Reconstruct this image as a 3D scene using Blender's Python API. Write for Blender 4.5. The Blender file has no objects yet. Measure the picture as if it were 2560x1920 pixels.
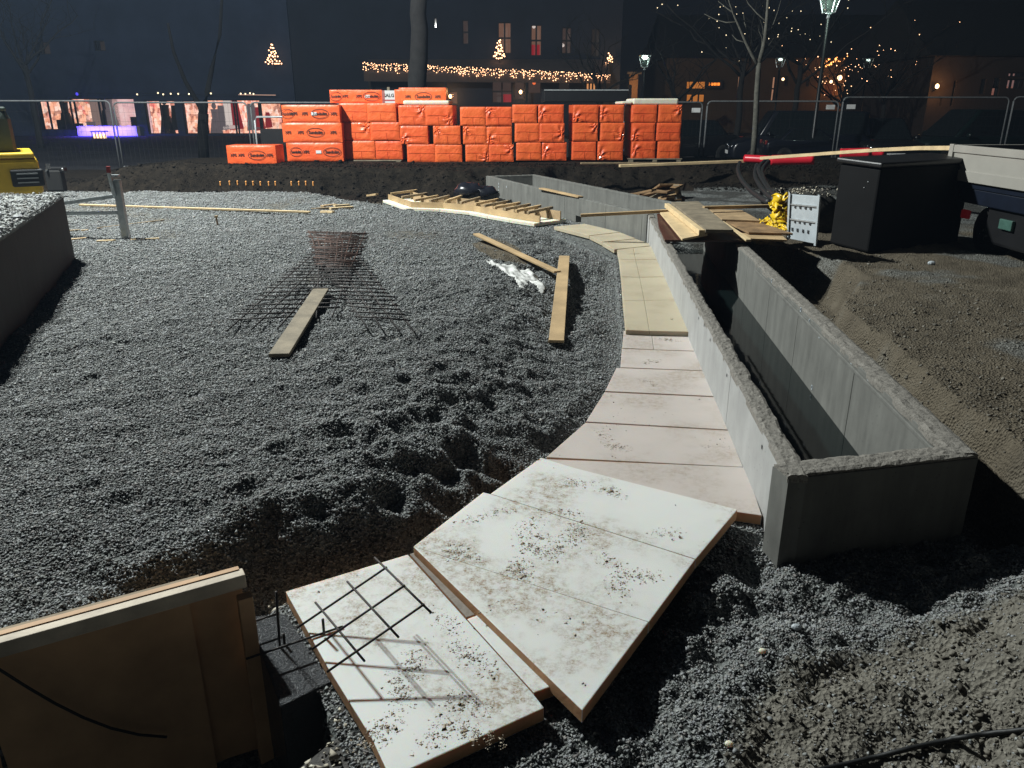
import bpy, bmesh, math, random
import numpy as np
from mathutils import Vector, Matrix
random.seed(7); rng = np.random.default_rng(7)
SC = bpy.context.scene
COL = SC.collection
R = math.radians
# ------------------------------------------------------------------ camera
F = 1922.0; TH = math.atan(690 / F); CH = 1.55
cam = bpy.data.cameras.new("camera"); camo = bpy.data.objects.new("camera", cam); COL.objects.link(camo)
camo.location = (0, 0, CH); camo.rotation_euler = (math.pi / 2 - TH, 0, 0)
cam.sensor_width = 36; cam.lens = 36 * F / 2560; cam.clip_end = 1000; cam.clip_start = 0.05
SC.camera = camo
# ------------------------------------------------------------------ night sky and flood lamps
w = bpy.data.worlds.new("World"); SC.world = w; w.use_nodes = True
bg = w.node_tree.nodes["Background"]; bg.inputs[0].default_value = (0.55, 0.62, 0.8, 1); bg.inputs[1].default_value = 0.007
SC.view_settings.view_transform = 'Standard'; SC.view_settings.look = 'None'; SC.view_settings.exposure = 0
LAMPS = [(-7.6, 10.8, 9.2), (-7.95, 10.3, 9.2)]
for p in LAMPS:                      # the twin heads of the site's flood lamp, on a mast left of the frame
    l = bpy.data.lights.new("flood_lamp", 'POINT'); l.energy = 6500; l.color = (0.95, 1.0, 0.965); l.shadow_soft_size = 0.075
    o = bpy.data.objects.new("flood_lamp", l); o.location = p; COL.objects.link(o)
# ------------------------------------------------------------------ helpers
cT, sT = math.cos(TH), math.sin(TH)
def P(x, y, z):                      # sight line of the photograph meets the level z
    a = (x - 1280) / F; b = (960 - y) / F
    t = (z - CH) / (-sT + b * cT)
    return Vector((a * t, (cT + b * sT) * t, z))
K = 2560 / 2212
def Q(x, y, z): return P(x * K, y * K, z)
def at(x, y, Y):                     # sight line meets the depth Y
    a = (x - 1280) / F; b = (960 - y) / F; t = Y / (cT + b * sT)
    return Vector((a * t, Y, CH + (-sT + b * cT) * t))
def ra(x0, y0, s):                   # readings from an enlarged piece of the photograph
    return lambda x, y: (x0 + x / s, y0 + y / s)
Z1 = ra(0, 0, 3.456); Z2 = ra(640, 0, 3.456); Z3 = ra(1280, 0, 3.456); Z4 = ra(1920, 0, 3.456)
Z5 = ra(0, 400, 3.456); Z6 = ra(540, 400, 3.456); Z7 = ra(1100, 400, 3.456); Z8 = ra(1560, 340, 2.212)
N1 = ra(0, 1320, 2.765); N2 = ra(640, 1320, 2.765); N3 = ra(1280, 1320, 2.765); N6 = ra(800, 800, 2.765); N7 = ra(1400, 600, 2.765)

class MB:
    def __init__(s): s.v = []; s.f = []
    def add(s, vs, fs):
        b = len(s.v); s.v += [tuple(v) for v in vs]; s.f += [tuple(i + b for i in f) for f in fs]; return s
    def box(s, c, d, rz=0, M=None):
        c = Vector(c); m = M or Matrix.Rotation(rz, 3, 'Z'); h = [x / 2 for x in d]
        vs = [c + m @ Vector((sx * h[0], sy * h[1], sz * h[2])) for sz in (-1, 1) for sx, sy in ((-1, -1), (1, -1), (1, 1), (-1, 1))]
        return s.add(vs, [(3, 2, 1, 0), (4, 5, 6, 7), (0, 1, 5, 4), (1, 2, 6, 5), (2, 3, 7, 6), (3, 0, 4, 7)])
    def slab(s, top, t):             # polygon of 3D points, thickness straight down
        n = len(top); top = [Vector(p) for p in top]
        ar = sum(top[i].x * top[(i + 1) % n].y - top[(i + 1) % n].x * top[i].y for i in range(n))
        if ar < 0: top = top[::-1]
        vs = top + [p - Vector((0, 0, t)) for p in top]
        return s.add(vs, [tuple(range(n)), tuple(range(2 * n - 1, n - 1, -1))] + [(i, n + i, n + (i + 1) % n, (i + 1) % n) for i in range(n)])
    def sweep(s, poly, a, b):        # polygon (3D) swept by vector b-a
        d = Vector(b) - Vector(a); n = len(poly); vs = [Vector(p) for p in poly] + [Vector(p) + d for p in poly]
        return s.add(vs, [tuple(range(n)), tuple(range(2 * n - 1, n - 1, -1))] + [(i, n + i, n + (i + 1) % n, (i + 1) % n) for i in range(n)])
    def tube(s, pts, r, n=8, r1=None):
        pts = [Vector(p) for p in pts]; m = len(pts); vs = []
        for i, p in enumerate(pts):
            d = (pts[min(i + 1, m - 1)] - pts[max(i - 1, 0)]).normalized()
            u = d.cross(Vector((0, 0, 1)) if abs(d.z) < .95 else Vector((1, 0, 0))).normalized(); q = d.cross(u)
            rr = r if r1 is None else r + (r1 - r) * i / max(1, m - 1)
            vs += [p + (u * math.cos(2 * math.pi * k / n) + q * math.sin(2 * math.pi * k / n)) * rr for k in range(n)]
        fs = [(i * n + k, i * n + (k + 1) % n, (i + 1) * n + (k + 1) % n, (i + 1) * n + k) for i in range(m - 1) for k in range(n)]
        fs += [tuple(range(n))[::-1], tuple(range((m - 1) * n, m * n))]
        return s.add(vs, fs)
    def ball(s, c, r, seg=8, ring=5, sc=(1, 1, 1)):
        c = Vector(c); vs = [c + Vector((0, 0, r * sc[2]))]
        for i in range(1, ring):
            a = math.pi * i / ring
            vs += [c + Vector((r * sc[0] * math.sin(a) * math.cos(2 * math.pi * k / seg), r * sc[1] * math.sin(a) * math.sin(2 * math.pi * k / seg), r * sc[2] * math.cos(a))) for k in range(seg)]
        vs.append(c - Vector((0, 0, r * sc[2]))); e = len(vs) - 1
        fs = [(0, 1 + k, 1 + (k + 1) % seg) for k in range(seg)]
        for i in range(ring - 2):
            fs += [(1 + i * seg + k, 1 + (i + 1) * seg + k, 1 + (i + 1) * seg + (k + 1) % seg, 1 + i * seg + (k + 1) % seg) for k in range(seg)]
        b = 1 + (ring - 2) * seg
        fs += [(e, b + (k + 1) % seg, b + k) for k in range(seg)]
        return s.add(vs, fs)
    def mesh(s, name, mat, org, smooth=False):
        me = bpy.data.meshes.new(name); o = Vector(org)
        me.from_pydata([Vector(v) - o for v in s.v], [], s.f); me.update()
        bm = bmesh.new(); bm.from_mesh(me); bmesh.ops.recalc_face_normals(bm, faces=bm.faces); bm.to_mesh(me); bm.free()
        if mat: me.materials.append(mat)
        if smooth: me.polygons.foreach_set("use_smooth", [True] * len(me.polygons))
        return me
def tag(o, label, cat, group=None, kind=None):
    if label: o["label"] = label
    if cat: o["category"] = cat
    if group: o["group"] = group
    if kind: o["kind"] = kind
    return o
def bev(o, wd, seg=2):
    m = o.modifiers.new("bevel", 'BEVEL'); m.width = wd; m.segments = seg; m.limit_method = 'ANGLE'; m.angle_limit = R(40)
    return o
def solo(name, mb, mat, label, cat, group=None, org=None, bevel=0, smooth=False):   # a thing that is one mesh
    vs = np.array(mb.v)
    if org is None: org = (vs[:, 0].mean(), vs[:, 1].mean(), vs[:, 2].min())
    o = bpy.data.objects.new(name, mb.mesh(name, mat, org, smooth)); o.location = org; COL.objects.link(o)
    if bevel: bev(o, bevel)
    return tag(o, label, cat, group)
def thing(name, loc, label, cat, group=None, rz=0):
    o = bpy.data.objects.new(name, None); o.empty_display_size = .1; o.location = loc; o.rotation_euler = (0, 0, rz); COL.objects.link(o)
    return tag(o, label, cat, group)
def worg(o):
    v = Vector((0, 0, 0))
    while o: v += Vector(o.location); o = o.parent
    return v
def part(par, name, mb, mat, bevel=0, smooth=False, local=False, label=None, kind=None):
    org = Vector((0, 0, 0)) if local else worg(par)
    o = bpy.data.objects.new(name, mb.mesh(name, mat, org, smooth)); o.parent = par; COL.objects.link(o)
    if bevel: bev(o, bevel)
    if label: o["label"] = label
    if kind: o["kind"] = kind
    return o
def struct(name, me, kind='structure'):
    o = bpy.data.objects.new(name, me); COL.objects.link(o); o["kind"] = kind; return o
# ------------------------------------------------------------------ materials
def nt(name):
    m = bpy.data.materials.new(name); m.use_nodes = True; t = m.node_tree
    return m, t, t.nodes["Principled BSDF"]
def nd(t, typ, **kw):
    n = t.nodes.new(typ)
    for k, v in kw.items():
        if hasattr(n, k): setattr(n, k, v)
        else: n.inputs[k].default_value = v
    return n
def ramp(t, fac, stops):
    r = t.nodes.new("ShaderNodeValToRGB"); e = r.color_ramp.elements
    e[0].position, e[0].color = stops[0][0], (*stops[0][1], 1); e[1].position, e[1].color = stops[-1][0], (*stops[-1][1], 1)
    for p, c in stops[1:-1]:
        q = e.new(p); q.color = (*c, 1)
    t.links.new(fac, r.inputs[0]); return r.outputs[0]
def mix(t, fac, a, b):
    m = t.nodes.new("ShaderNodeMix"); m.data_type = 'RGBA'
    for s, v in ((m.inputs[0], fac), (m.inputs[6], a), (m.inputs[7], b)):
        if isinstance(v, (int, float)): s.default_value = v
        elif isinstance(v, tuple): s.default_value = (*v, 1)
        else: t.links.new(v, s)
    return m.outputs[2]
def noise(t, co, sc, det=4, rough=.6, out="Fac"):
    n = nd(t, "ShaderNodeTexNoise"); n.inputs["Scale"].default_value = sc; n.inputs["Detail"].default_value = det; n.inputs["Roughness"].default_value = rough
    t.links.new(co, n.inputs["Vector"]); return n.outputs[out]
def bump(t, b, h, st, dist=.01):
    n = nd(t, "ShaderNodeBump"); n.inputs["Strength"].default_value = st; n.inputs["Distance"].default_value = dist
    t.links.new(h, n.inputs["Height"]); t.links.new(n.outputs[0], b.inputs["Normal"])
def M(name, c, rough=.7, var=.25, sc=6, bs=.2, bsc=60, c2=None, metal=0, spec=.5, stretch=None, coat=0):
    m, t, b = nt(name)
    co = nd(t, "ShaderNodeTexCoord").outputs["Object"]
    if stretch:
        mp = nd(t, "ShaderNodeMapping"); mp.inputs["Scale"].default_value = stretch; t.links.new(co, mp.inputs[0]); co = mp.outputs[0]
    lo = tuple(x * (1 - var) for x in c); hi = c2 or tuple(min(1, x * (1 + var)) for x in c)
    t.links.new(ramp(t, noise(t, co, sc, 5), [(.3, lo), (.7, hi)]), b.inputs["Base Color"])
    b.inputs["Roughness"].default_value = rough; b.inputs["Metallic"].default_value = metal; b.inputs["Specular IOR Level"].default_value = spec
    b.inputs["Coat Weight"].default_value = coat
    if bs: bump(t, b, noise(t, co, bsc, 4), bs, .01)
    return m
def EM(name, c, s):
    m, t, b = nt(name); b.inputs["Base Color"].default_value = (0.02, .02, .02, 1); b.inputs["Emission Color"].default_value = (*c, 1); b.inputs["Emission Strength"].default_value = s
    return m
M_wood = M("pale_wood", (.43, .30, .16), .65, .3, 3, .15, 40, stretch=(1, 1, 1))
M_wood2 = M("weathered_wood", (.27, .20, .12), .75, .4, 5, .2, 40)
M_wood3 = M("grey_brown_wood", (.20, .165, .115), .8, .4, 6, .25, 40)
M_woodb = M("bright_wood", (.62, .47, .27), .6, .2, 5, .15, 40)
M_debris = M("dark_brown_wood", (.24, .145, .07), .8, .5, 5, .3, 30)
M_ply = M("plywood", (.36, .25, .14), .7, .3, 5, .15, 40)
M_plyf = M("film_faced_plywood", (.07, .028, .02), .35, .4, 4, .1, 30)
M_form = M("form_plywood", (.56, .34, .18), .7, .25, 3, .1, 30)
M_black = M("black_plastic", (.006, .006, .007), .45, .3, 4, .2, 10)
M_box = M("black_sheeting", (.004, .004, .0045), .8, .3, 3, .2, 8, spec=.2)
M_hose = M("black_hose", (.008, .009, .010), .6, .2, 6, .1, 40)
M_rebar = M("rebar_steel", (.030, .023, .021), .6, .4, 30, .4, 150, metal=.3)
M_rust = M("rusty_rebar", (.075, .034, .022), .75, .45, 12, .4, 150)
M_galv = M("galvanised_steel", (.42, .45, .46), .42, .2, 12, .08, 80, metal=.75)
M_galvd = M("dull_galvanised_steel", (.33, .35, .36), .5, .2, 12, .08, 80, metal=.3)
M_grey = M("pale_grey_paint", (.40, .44, .47), .55, .12, 8, .1, 50)
M_dark = M("dark_slot", (.02, .022, .025), .7, .2, 8, 0)
M_yel = M("yellow_paint", (.62, .40, .02), .4, .18, 5, .08, 30)
M_yelp = M("yellow_plastic", (.75, .50, .015), .35, .12, 4, .3, 12)
M_glass = M("dark_glass", (.006, .008, .009), .08, .1, 3, 0)
M_glassg = M("green_grey_glass", (.04, .055, .047), .45, .3, 2, 0)
M_red = M("red_plastic_pipe", (.55, .015, .03), .35, .2, 4, .05, 30)
M_bei = M("beige_aluminium", (.31, .295, .265), .5, .08, 3, .04, 30)
M_blue = M("dark_blue_paint", (.004, .007, .016), .4, .3, 4, .05, 30)
M_tyre = M("tyre_rubber", (.012, .012, .012), .8, .2, 8, .2, 60)
M_chrome = M("chrome", (.5, .5, .52), .2, .1, 8, 0, metal=1)
M_paper = M("white_sign", (.6, .6, .6), .6, .06, 8, .05)
M_ink = M("black_ink", (.012, .010, .010), .6, .2, 20, 0)
M_stake = M("orange_cap_plastic", (.75, .33, .09), .5, .15, 10, .05)
M_bark = M("grey_bark", (.085, .082, .068), .9, .35, 14, .6, 40)
M_barkd = M("dark_bark", (.011, .0105, .0105), .95, .35, 8, .6, 30)
M_twig = M("dark_twig", (.011, .010, .009), .9, .3, 10, .2, 30)
M_mem = M("white_geotextile", (.62, .62, .60), .8, .15, 10, .3, 40)
M_crumb = M("white_foam_crumbs", (.62, .58, .48), .9, .2, 30, .2)
M_redm = EM("red_lens", (.6, .02, .03), .05)
M_plate = M("green_grey_plate", (.05, .11, .09), .4, .2, 10, 0)
M_plast = M("black_bin_bag", (.012, .013, .018), .25, .2, 5, .6, 14)
def car_paint(n, c): return M(n, c, .3, .1, 3, 0, spec=.3, coat=.25)
M_bulb = EM("warm_bulb", (1.0, .52, .27), 5)
M_bulbw = EM("white_bulb", (1.0, .8, .5), 2.2)
M_lamp = EM("cold_lamp_glass", (.78, 1.0, .88), 25)
M_lampd = EM("cold_lamp_glass_far", (.72, .95, .85), 2.2)

def foam_mat(name, c, dirt):          # white foam board with mud trodden into it and fine scratches
    m, t, b = nt(name); co = nd(t, "ShaderNodeNewGeometry").outputs["Position"]
    n1 = noise(t, co, 2.9, 4, .55); n2 = noise(t, co, 34, 4, .7); n3 = noise(t, co, 130, 3, .7)
    def mr(v, a, bb):
        r = nd(t, "ShaderNodeMapRange"); r.inputs[1].default_value = a; r.inputs[2].default_value = bb; t.links.new(v, r.inputs[0]); return r.outputs[0]
    def mul(a, bb):
        q = nd(t, "ShaderNodeMath", operation='MULTIPLY'); t.links.new(a, q.inputs[0])
        if isinstance(bb, float): q.inputs[1].default_value = bb
        else: t.links.new(bb, q.inputs[1])
        return q.outputs[0]
    mk = mul(mul(mr(n1, .47, .62), mr(n2, .40, .66)), mr(n3, .33, .6)); mk = mul(mk, dirt)
    base = mix(t, mr(n1, .35, .7), c, tuple(x * .88 for x in c))
    t.links.new(mix(t, mk, base, (.27, .195, .12)), b.inputs["Base Color"]); b.inputs["Roughness"].default_value = .6
    bump(t, b, n2, .10, .006)
    return m
M_foam = foam_mat("white_foam_board", (.68, .68, .655), 1.35)
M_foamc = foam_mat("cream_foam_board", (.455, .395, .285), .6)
M_foamp = foam_mat("pinkish_white_foam_board", (.53, .47, .435), .8)
M_foame = M("foam_edge", (.42, .25, .12), .8, .25, 14, .2, 60)
M_foamcl = M("clean_foam", (.66, .63, .52), .7, .1, 8, .1)

def concrete(name, c, streak=.42, pits=False, sc=1.0):
    m, t, b = nt(name); co = nd(t, "ShaderNodeNewGeometry").outputs["Position"]
    vb = nd(t, "ShaderNodeTexVoronoi"); vb.inputs["Scale"].default_value = 32; t.links.new(co, vb.inputs["Vector"]); hole = ramp(t, vb.outputs["Distance"], [(.05, (1, 1, 1)), (.11, (0, 0, 0))])
    mp = nd(t, "ShaderNodeMapping"); mp.inputs["Scale"].default_value = (5, 5, .9); t.links.new(co, mp.inputs[0])
    n1 = noise(t, mp.outputs[0], 2.2, 5, .65); n2 = noise(t, co, 5, 5, .6); n3 = noise(t, co, 70 * sc, 4, .65)
    a = ramp(t, n1, [(.3, tuple(x * (1 - streak) for x in c)), (.72, tuple(x * 1.18 for x in c))])
    a = mix(t, .35, a, ramp(t, n2, [(.3, tuple(x * .6 for x in c)), (.7, tuple(x * 1.25 for x in c))]))
    if pits: a = mix(t, .75, a, ramp(t, n3, [(.30, tuple(x * .25 for x in c)), (.5, tuple(x * 1.2 for x in c))]))
    if not pits: a = mix(t, hole, a, tuple(x * .35 for x in c))
    t.links.new(a, b.inputs["Base Color"]); b.inputs["Roughness"].default_value = .8
    bump(t, b, n3, .6 if pits else .15, .012 if pits else .004)
    return m
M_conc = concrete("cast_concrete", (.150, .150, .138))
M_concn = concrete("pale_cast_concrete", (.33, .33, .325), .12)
M_conct = concrete("rough_concrete_top", (.185, .172, .152), .25, True)
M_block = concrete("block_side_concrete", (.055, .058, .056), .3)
M_blockt = concrete("wet_block_top", (.25, .265, .255), .35, True, .8)  # one concrete: lamp light put into a paler top and darker side
# ------------------------------------------------------------------ terrain
EDGE = [(-1.02, 1.72), (-.76, 2.14), (-.36, 2.38), (-.09, 2.79), (.15, 3.11), (.37, 3.53), (.65, 4.38), (.78, 5.23), (1.12, 8.31), (.57, 10.1), (-.10, 10.45), (-1.1, 11.6), (-2.2, 12.9), (-2.9, 13.8)]
def sd(x, y, pl):                    # signed distance to a polyline, positive on its left
    best = np.full(x.shape, 1e9); sg = np.ones(x.shape)
    for (ax, ay), (bx, by) in zip(pl[:-1], pl[1:]):
        dx, dy = bx - ax, by - ay; L = dx * dx + dy * dy
        t = np.clip(((x - ax) * dx + (y - ay) * dy) / L, 0, 1)
        d = np.hypot(x - ax - t * dx, y - ay - t * dy); s = np.where(dx * (y - ay) - dy * (x - ax) >= 0, 1, -1)
        k = d < best - 1e-9; best = np.where(k, d, best); sg = np.where(k, s, sg)
    return best * sg
def ss(a, b, v):
    t = np.clip((v - a) / (b - a), 0, 1); return t * t * (3 - 2 * t)
_H = rng.random((256, 256))
def vn(x, y):                        # value noise
    xi, yi = np.floor(x).astype(int), np.floor(y).astype(int); fx, fy = x - xi, y - yi
    fx = fx * fx * (3 - 2 * fx); fy = fy * fy * (3 - 2 * fy)
    g = lambda i, j: _H[i % 256, j % 256]
    return (g(xi, yi) * (1 - fx) + g(xi + 1, yi) * fx) * (1 - fy) + (g(xi, yi + 1) * (1 - fx) + g(xi + 1, yi + 1) * fx) * fy - .5
def fb(x, y, s, o=3):
    r = 0; a = 1
    for k in range(o): r = r + a * vn(x * s * 2 ** k + 17 * k, y * s * 2 ** k + 5 * k); a *= .5
    return r
def inpoly(x, y, poly):
    r = np.zeros(x.shape, bool); n = len(poly)
    for i in range(n):
        ax, ay = poly[i][:2]; bx, by = poly[(i + 1) % n][:2]
        c = ((ay > y) != (by > y)); r ^= c & (x < (bx - ax) * (y - ay) / (by - ay + 1e-12) + ax)
    return r
CA, CB, CC = Vector((.96, 2.41, 0)), Vector((1.63, 9.35, 0)), Vector((-.49, 14.9, 0))
U1 = (CB - CA).normalized(); V1 = Vector((U1.y, -U1.x, 0)); W1 = .78
U2 = (CC - CB).normalized(); V2 = Vector((U2.y, -U2.x, 0)); W2 = 1.0
CB2 = CB + U2 * .02
ENDR = Vector((1.72, 2.58, 0))
FOOT1 = [CA, CB, CB + V1 * W1, ENDR]
FOOT2 = [CB2, CC, CC + V2 * W2, CB2 + V2 * W2]
HOLE = [(-.86, 1.98), (-.76, 2.06), (-.53, 1.72), (-.34, 1.36), (-.30, .4), (-3.2, -.6), (-3.2, .42)]
DENT = [(N6(a, b), r, d) for a, b, r, d in [(610, 515, .065, .06), (625, 625, .05, .045), (735, 770, .085, .08), (850, 720, .06, .06), (555, 845, .085, .08), (1230, 335, .06, .055), (1440, 440, .07, .06),
        (1170, 570, .09, .08), (950, 640, .09, .06), (1060, 670, .07, .06), (1310, 590, .05, .045), (180, 925, .07, .06), (1270, 910, .07, .075), (880, 1120, .09, .07), (480, 1240, .07, .07), (860, 1010, .07, .06),
        (1130, 930, .06, .06), (990, 900, .08, .06), (400, 1020, .06, .05), (520, 200, .06, .035), (900, 420, .07, .045), (700, 1330, .08, .08), (300, 600, .06, .04), (1000, 300, .06, .03), (1600, 700, .07, .04),
        (1750, 350, .08, .04), (1500, 620, .06, .04)]]
DENT += [((a, b), r, d) for a, b, r, d in [(310, 895, .05, .022), (240, 975, .045, .018), (560, 1190, .07, .03), (90, 1185, .05, .022), (340, 1115, .045, .02), (230, 1280, .06, .03), (330, 1300, .05, .03), (620, 1290, .07, .035), (680, 1130, .06, .025)]]
DENT = [(P(a[0], a[1], .13), r * .95, d * .66) for a, r, d in DENT]
for _ in range(60):
    _y = rng.uniform(2.6, 7.5); _x = rng.uniform(-.62 * _y, .1); DENT.append((Vector((_x, _y, 0)), rng.uniform(.04, .08), rng.uniform(.008, .022)))
SOILP = [P(*Z7(a, b), .1) for a, b in [(270, 800), (380, 760), (560, 770), (720, 850), (780, 900), (720, 935), (560, 930), (420, 900), (300, 860)]]
def ground(x, y):
    d = sd(x, y, EDGE)
    wd = .34 + .85 * ss(2.3, 4.6, y) - .35 * ss(7, 10, y)
    st0 = .05 * ss(4.2, 5.0, y); pl = .205 * ss(.02, 1, (d - st0) / wd); ne = ss(.02, .16, d - st0)
    slope = np.clip(1 - np.abs(d / wd - .6), 0, 1) * (d > 0)
    z = pl + ne * (fb(x, y, 1.3) * .040 + fb(x + 9, y, 5) * (.016 + .046 * slope) + fb(x, y + 40, 13, 3) * (.013 + .022 * slope)) - .03 * (d > 0) * (1 - ne)
    for p, r, dp in DENT:
        rr = ((x - p.x) ** 2 + (y - p.y) ** 2) / (r * r); z = z - dp * np.exp(-rr * 1.4) + dp * .35 * np.exp(-(np.sqrt(rr) - 1.45) ** 2 * 5)
    # basin where the subsoil shows
    z = z - .05 * np.exp(-(((x - .3) / .75) ** 2 + ((y - 6.8) / 1.1) ** 2))
    low = d <= 0
    z = np.where(low, z + .0, z)
    # right of the trough: trodden soil
    xr = ENDR.x + .097 * (y - ENDR.y)
    t = x - xr
    ed = np.interp(y, [2.0, 2.5, 2.97, 3.37, 3.85, 4.39, 4.98, 5.56, 5.87, 6.28, 7.0, 7.6, 8.0, 9], [2.0, 1.98, 1.99, 2.06, 2.12, 2.17, 2.24, 2.33, 2.59, 2.83, 2.9, 2.78, 2.35, 2.3]) + .10 * fb(x, y, 2.5)
    right = -.14 + .375 * ss(-.04, .10, x - ed) + fb(x, y, .9) * .05 * ss(.2, 1, t) + fb(x + 3, y, 4) * .026 + fb(x, y + 7, 13, 3) * .016
    right = right + .09 * ss(3.4, 2.4, y) * ss(.3, .9, t) * ss(1.5, 2.2, y)
    z = np.where((t > 0) & (y > 2.0), right, z)
    # near ground between trough and camera
    nearf = ss(2.75, 2.35, y) * ss(-.2, .3, x - .0)
    mound = .40 * np.exp(-(((x - 1.72) / .42) ** 2 + ((y - 1.52) / .40) ** 2)) + .36 * np.exp(-(((x - 2.2) / .5) ** 2 + ((y - 1.9) / .45) ** 2)) + .07 * np.exp(-(((x - .75) / .45) ** 2 + ((y - 1.2) / .32) ** 2))
    nz = -.02 + mound + fb(x, y, 3) * .05 + fb(x + 5, y, 8, 4) * .06 + fb(x, y + 3, 26, 2) * .022
    z = np.where((x > -.2) & (y < 2.9) & low, z * (1 - nearf) + nz * nearf, z)
    z = np.where(low & (x > -.9) & (x < 1.0) & (y > 1.45) & (y < 2.62), np.minimum(z, .012 + .1 * ss(1.75, 1.4, y) * 0), z)
    z = np.where(inpoly(x, y, [(-.55, 1.75), (-.2, 1.2), (.3, 1.45), (.55, 2.1), (0, 2.4)]), np.minimum(z, -.0), z)
    z = np.where(inpoly(x, y, HOLE), -.42 + fb(x, y, 6) * .03, z)
    # back trench and bank
    bk = 13.35 + .25 * fb(x, x * 0, .7, 2)
    tr = ss(bk, bk + .25, y)
    z = np.where(x < 3.2, z * (1 - tr) + tr * (.02 + fb(x, y, 2) * .05), z)
    bx = 15.3 + 2.2 * ss(-4, 2, x) * 0 + .3 * vn(x * .5, x * 0) + .6 * ss(.3, 1.2, x) - 1.0 * ss(2.4, 5, x)
    up = ss(bx - .55, bx + .15, y + .35 * fb(x, y, 1.6, 3))
    top = .47 + fb(x, y, 1.2) * .03
    z = z * (1 - up) + up * top + .55 * up * (1 - up) * fb(x, y, 3, 4)
    dn = ss(18.6, 20.2, y); z = z * (1 - dn) + dn * 0.0
    # heap at the left end of the bank
    z = z + .10 * np.exp(-(((x + 6.1) / 1.0) ** 2 + ((y - 15.0) / .7) ** 2)) * (1 + fb(x, y, 4)) - .30 * ss(-7.4, -8.3, x) * ss(14.2, 15.6, y) * (1 - dn)
    for fp in (FOOT1, FOOT2): z = np.where(inpoly(x, y, fp), np.minimum(z, -.28), z)
    return z
def soilmask(x, y):                  # 0 gravel, 1 brown soil, 2 street
    d = sd(x, y, EDGE); n = fb(x, y, 3) * .25
    xr = ENDR.x + .097 * (y - ENDR.y)
    s = np.zeros(x.shape)
    s = np.maximum(s, ss(.1, .3, x - xr + n * .5) * (y > 2.2) * (1 - .65 * ss(.12, .3, fb(x + 2, y, 1.4))))
    bl = 1.95 + .25 * (x - 1.0) - .55 * ss(.9, .2, x)           # gravel to soil line in front of the trough
    s = np.maximum(s, ss(-.06, .1, bl - y + n * .5) * (x > -.25) * (d < 0) * (y < 3))
    s = np.maximum(s, ss(13.35, 13.6, y + n))
    s = np.maximum(s, ss(-.1, .1, (inpoly(x, y, SOILP) - .5) + n) * inpoly(x, y, SOILP))
    s = np.maximum(s, .55 * ss(.25, .5, fb(x + 30, y + 8, .9)) * (d > .2))
    s = np.where((x > 1.6) & (y > 9) & (y < 14), .6 * ss(-.1, .2, fb(x, y, 2)), s)
    return np.where(y > 19.3, 2.0, s)
def arr(*seg): return np.concatenate([np.arange(a, b, s) for a, b, s in seg])
gx = arr((-120, -20, 10), (-20, -9, 1), (-9, -5, .12), (-5, -2.2, .035), (-2.2, 2.6, .018), (2.6, 5, .035), (5, 9, .15), (9, 20, 1), (20, 121, 10))
gy = arr((-6, .4, .5), (.4, 1.0, .05), (1.0, 3.6, .018), (3.6, 8, .03), (8, 13.2, .06), (13.2, 16.4, .045), (16.4, 20.4, .2), (20.4, 40, 2), (40, 200, 20))
XX, YY = np.meshgrid(gx, gy); ZZ = ground(XX, YY)
def grid_mesh(name, X, Y, Z):
    ny, nx = X.shape; me = bpy.data.meshes.new(name)
    co = np.stack([X, Y, Z], -1).reshape(-1, 3).astype(np.float32)
    i = np.arange(ny * nx).reshape(ny, nx); q = np.stack([i[:-1, :-1], i[:-1, 1:], i[1:, 1:], i[1:, :-1]], -1).reshape(-1, 4)
    me.vertices.add(len(co)); me.vertices.foreach_set("co", co.ravel())
    me.loops.add(q.size); me.loops.foreach_set("vertex_index", q.ravel().astype(np.int32))
    me.polygons.add(len(q)); me.polygons.foreach_set("loop_start", np.arange(0, q.size, 4, dtype=np.int32)); me.polygons.foreach_set("use_smooth", np.ones(len(q), bool))
    me.update(calc_edges=True); me.validate(); return me
gme = grid_mesh("ground", XX, YY, ZZ)
at_ = gme.attributes.new("surface", 'FLOAT', 'POINT'); at_.data.foreach_set("value", soilmask(XX, YY).ravel().astype(np.float32))
m, t, b = nt("ground_gravel_soil_street")
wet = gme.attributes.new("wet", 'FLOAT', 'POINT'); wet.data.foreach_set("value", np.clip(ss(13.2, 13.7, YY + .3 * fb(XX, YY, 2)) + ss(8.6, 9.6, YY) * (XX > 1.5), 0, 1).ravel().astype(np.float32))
geo = nd(t, "ShaderNodeNewGeometry").outputs["Position"]; wv = nd(t, "ShaderNodeAttribute", attribute_name="wet").outputs["Fac"]; av = nd(t, "ShaderNodeAttribute", attribute_name="surface").outputs["Fac"]
vo = nd(t, "ShaderNodeTexVoronoi"); vo.inputs["Scale"].default_value = 75; t.links.new(geo, vo.inputs["Vector"])
gcol = ramp(t, vo.outputs["Color"], [(.1, (.05, .054, .054)), (.6, (.165, .175, .17)), (.95, (.30, .31, .30))])
scol = ramp(t, noise(t, geo, 3, 6, .65), [(.3, (.105, .088, .064)), (.55, (.175, .147, .106)), (.75, (.215, .19, .15))])
scol = mix(t, .4, scol, ramp(t, noise(t, geo, 45, 4, .7), [(.3, (.03, .026, .02)), (.7, (.13, .11, .085))]))
sy = nd(t, 'ShaderNodeSeparateXYZ'); t.links.new(geo, sy.inputs[0]); ny = nd(t, 'ShaderNodeMapRange'); ny.inputs[1].default_value = 2.9; ny.inputs[2].default_value = 2.1; t.links.new(sy.outputs[1], ny.inputs[0])
scol = mix(t, ny.outputs[0], scol, ramp(t, noise(t, geo, 7, 7, .75), [(.3, (.11, .102, .086)), (.5, (.18, .168, .142)), (.72, (.25, .235, .20))]))
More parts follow.
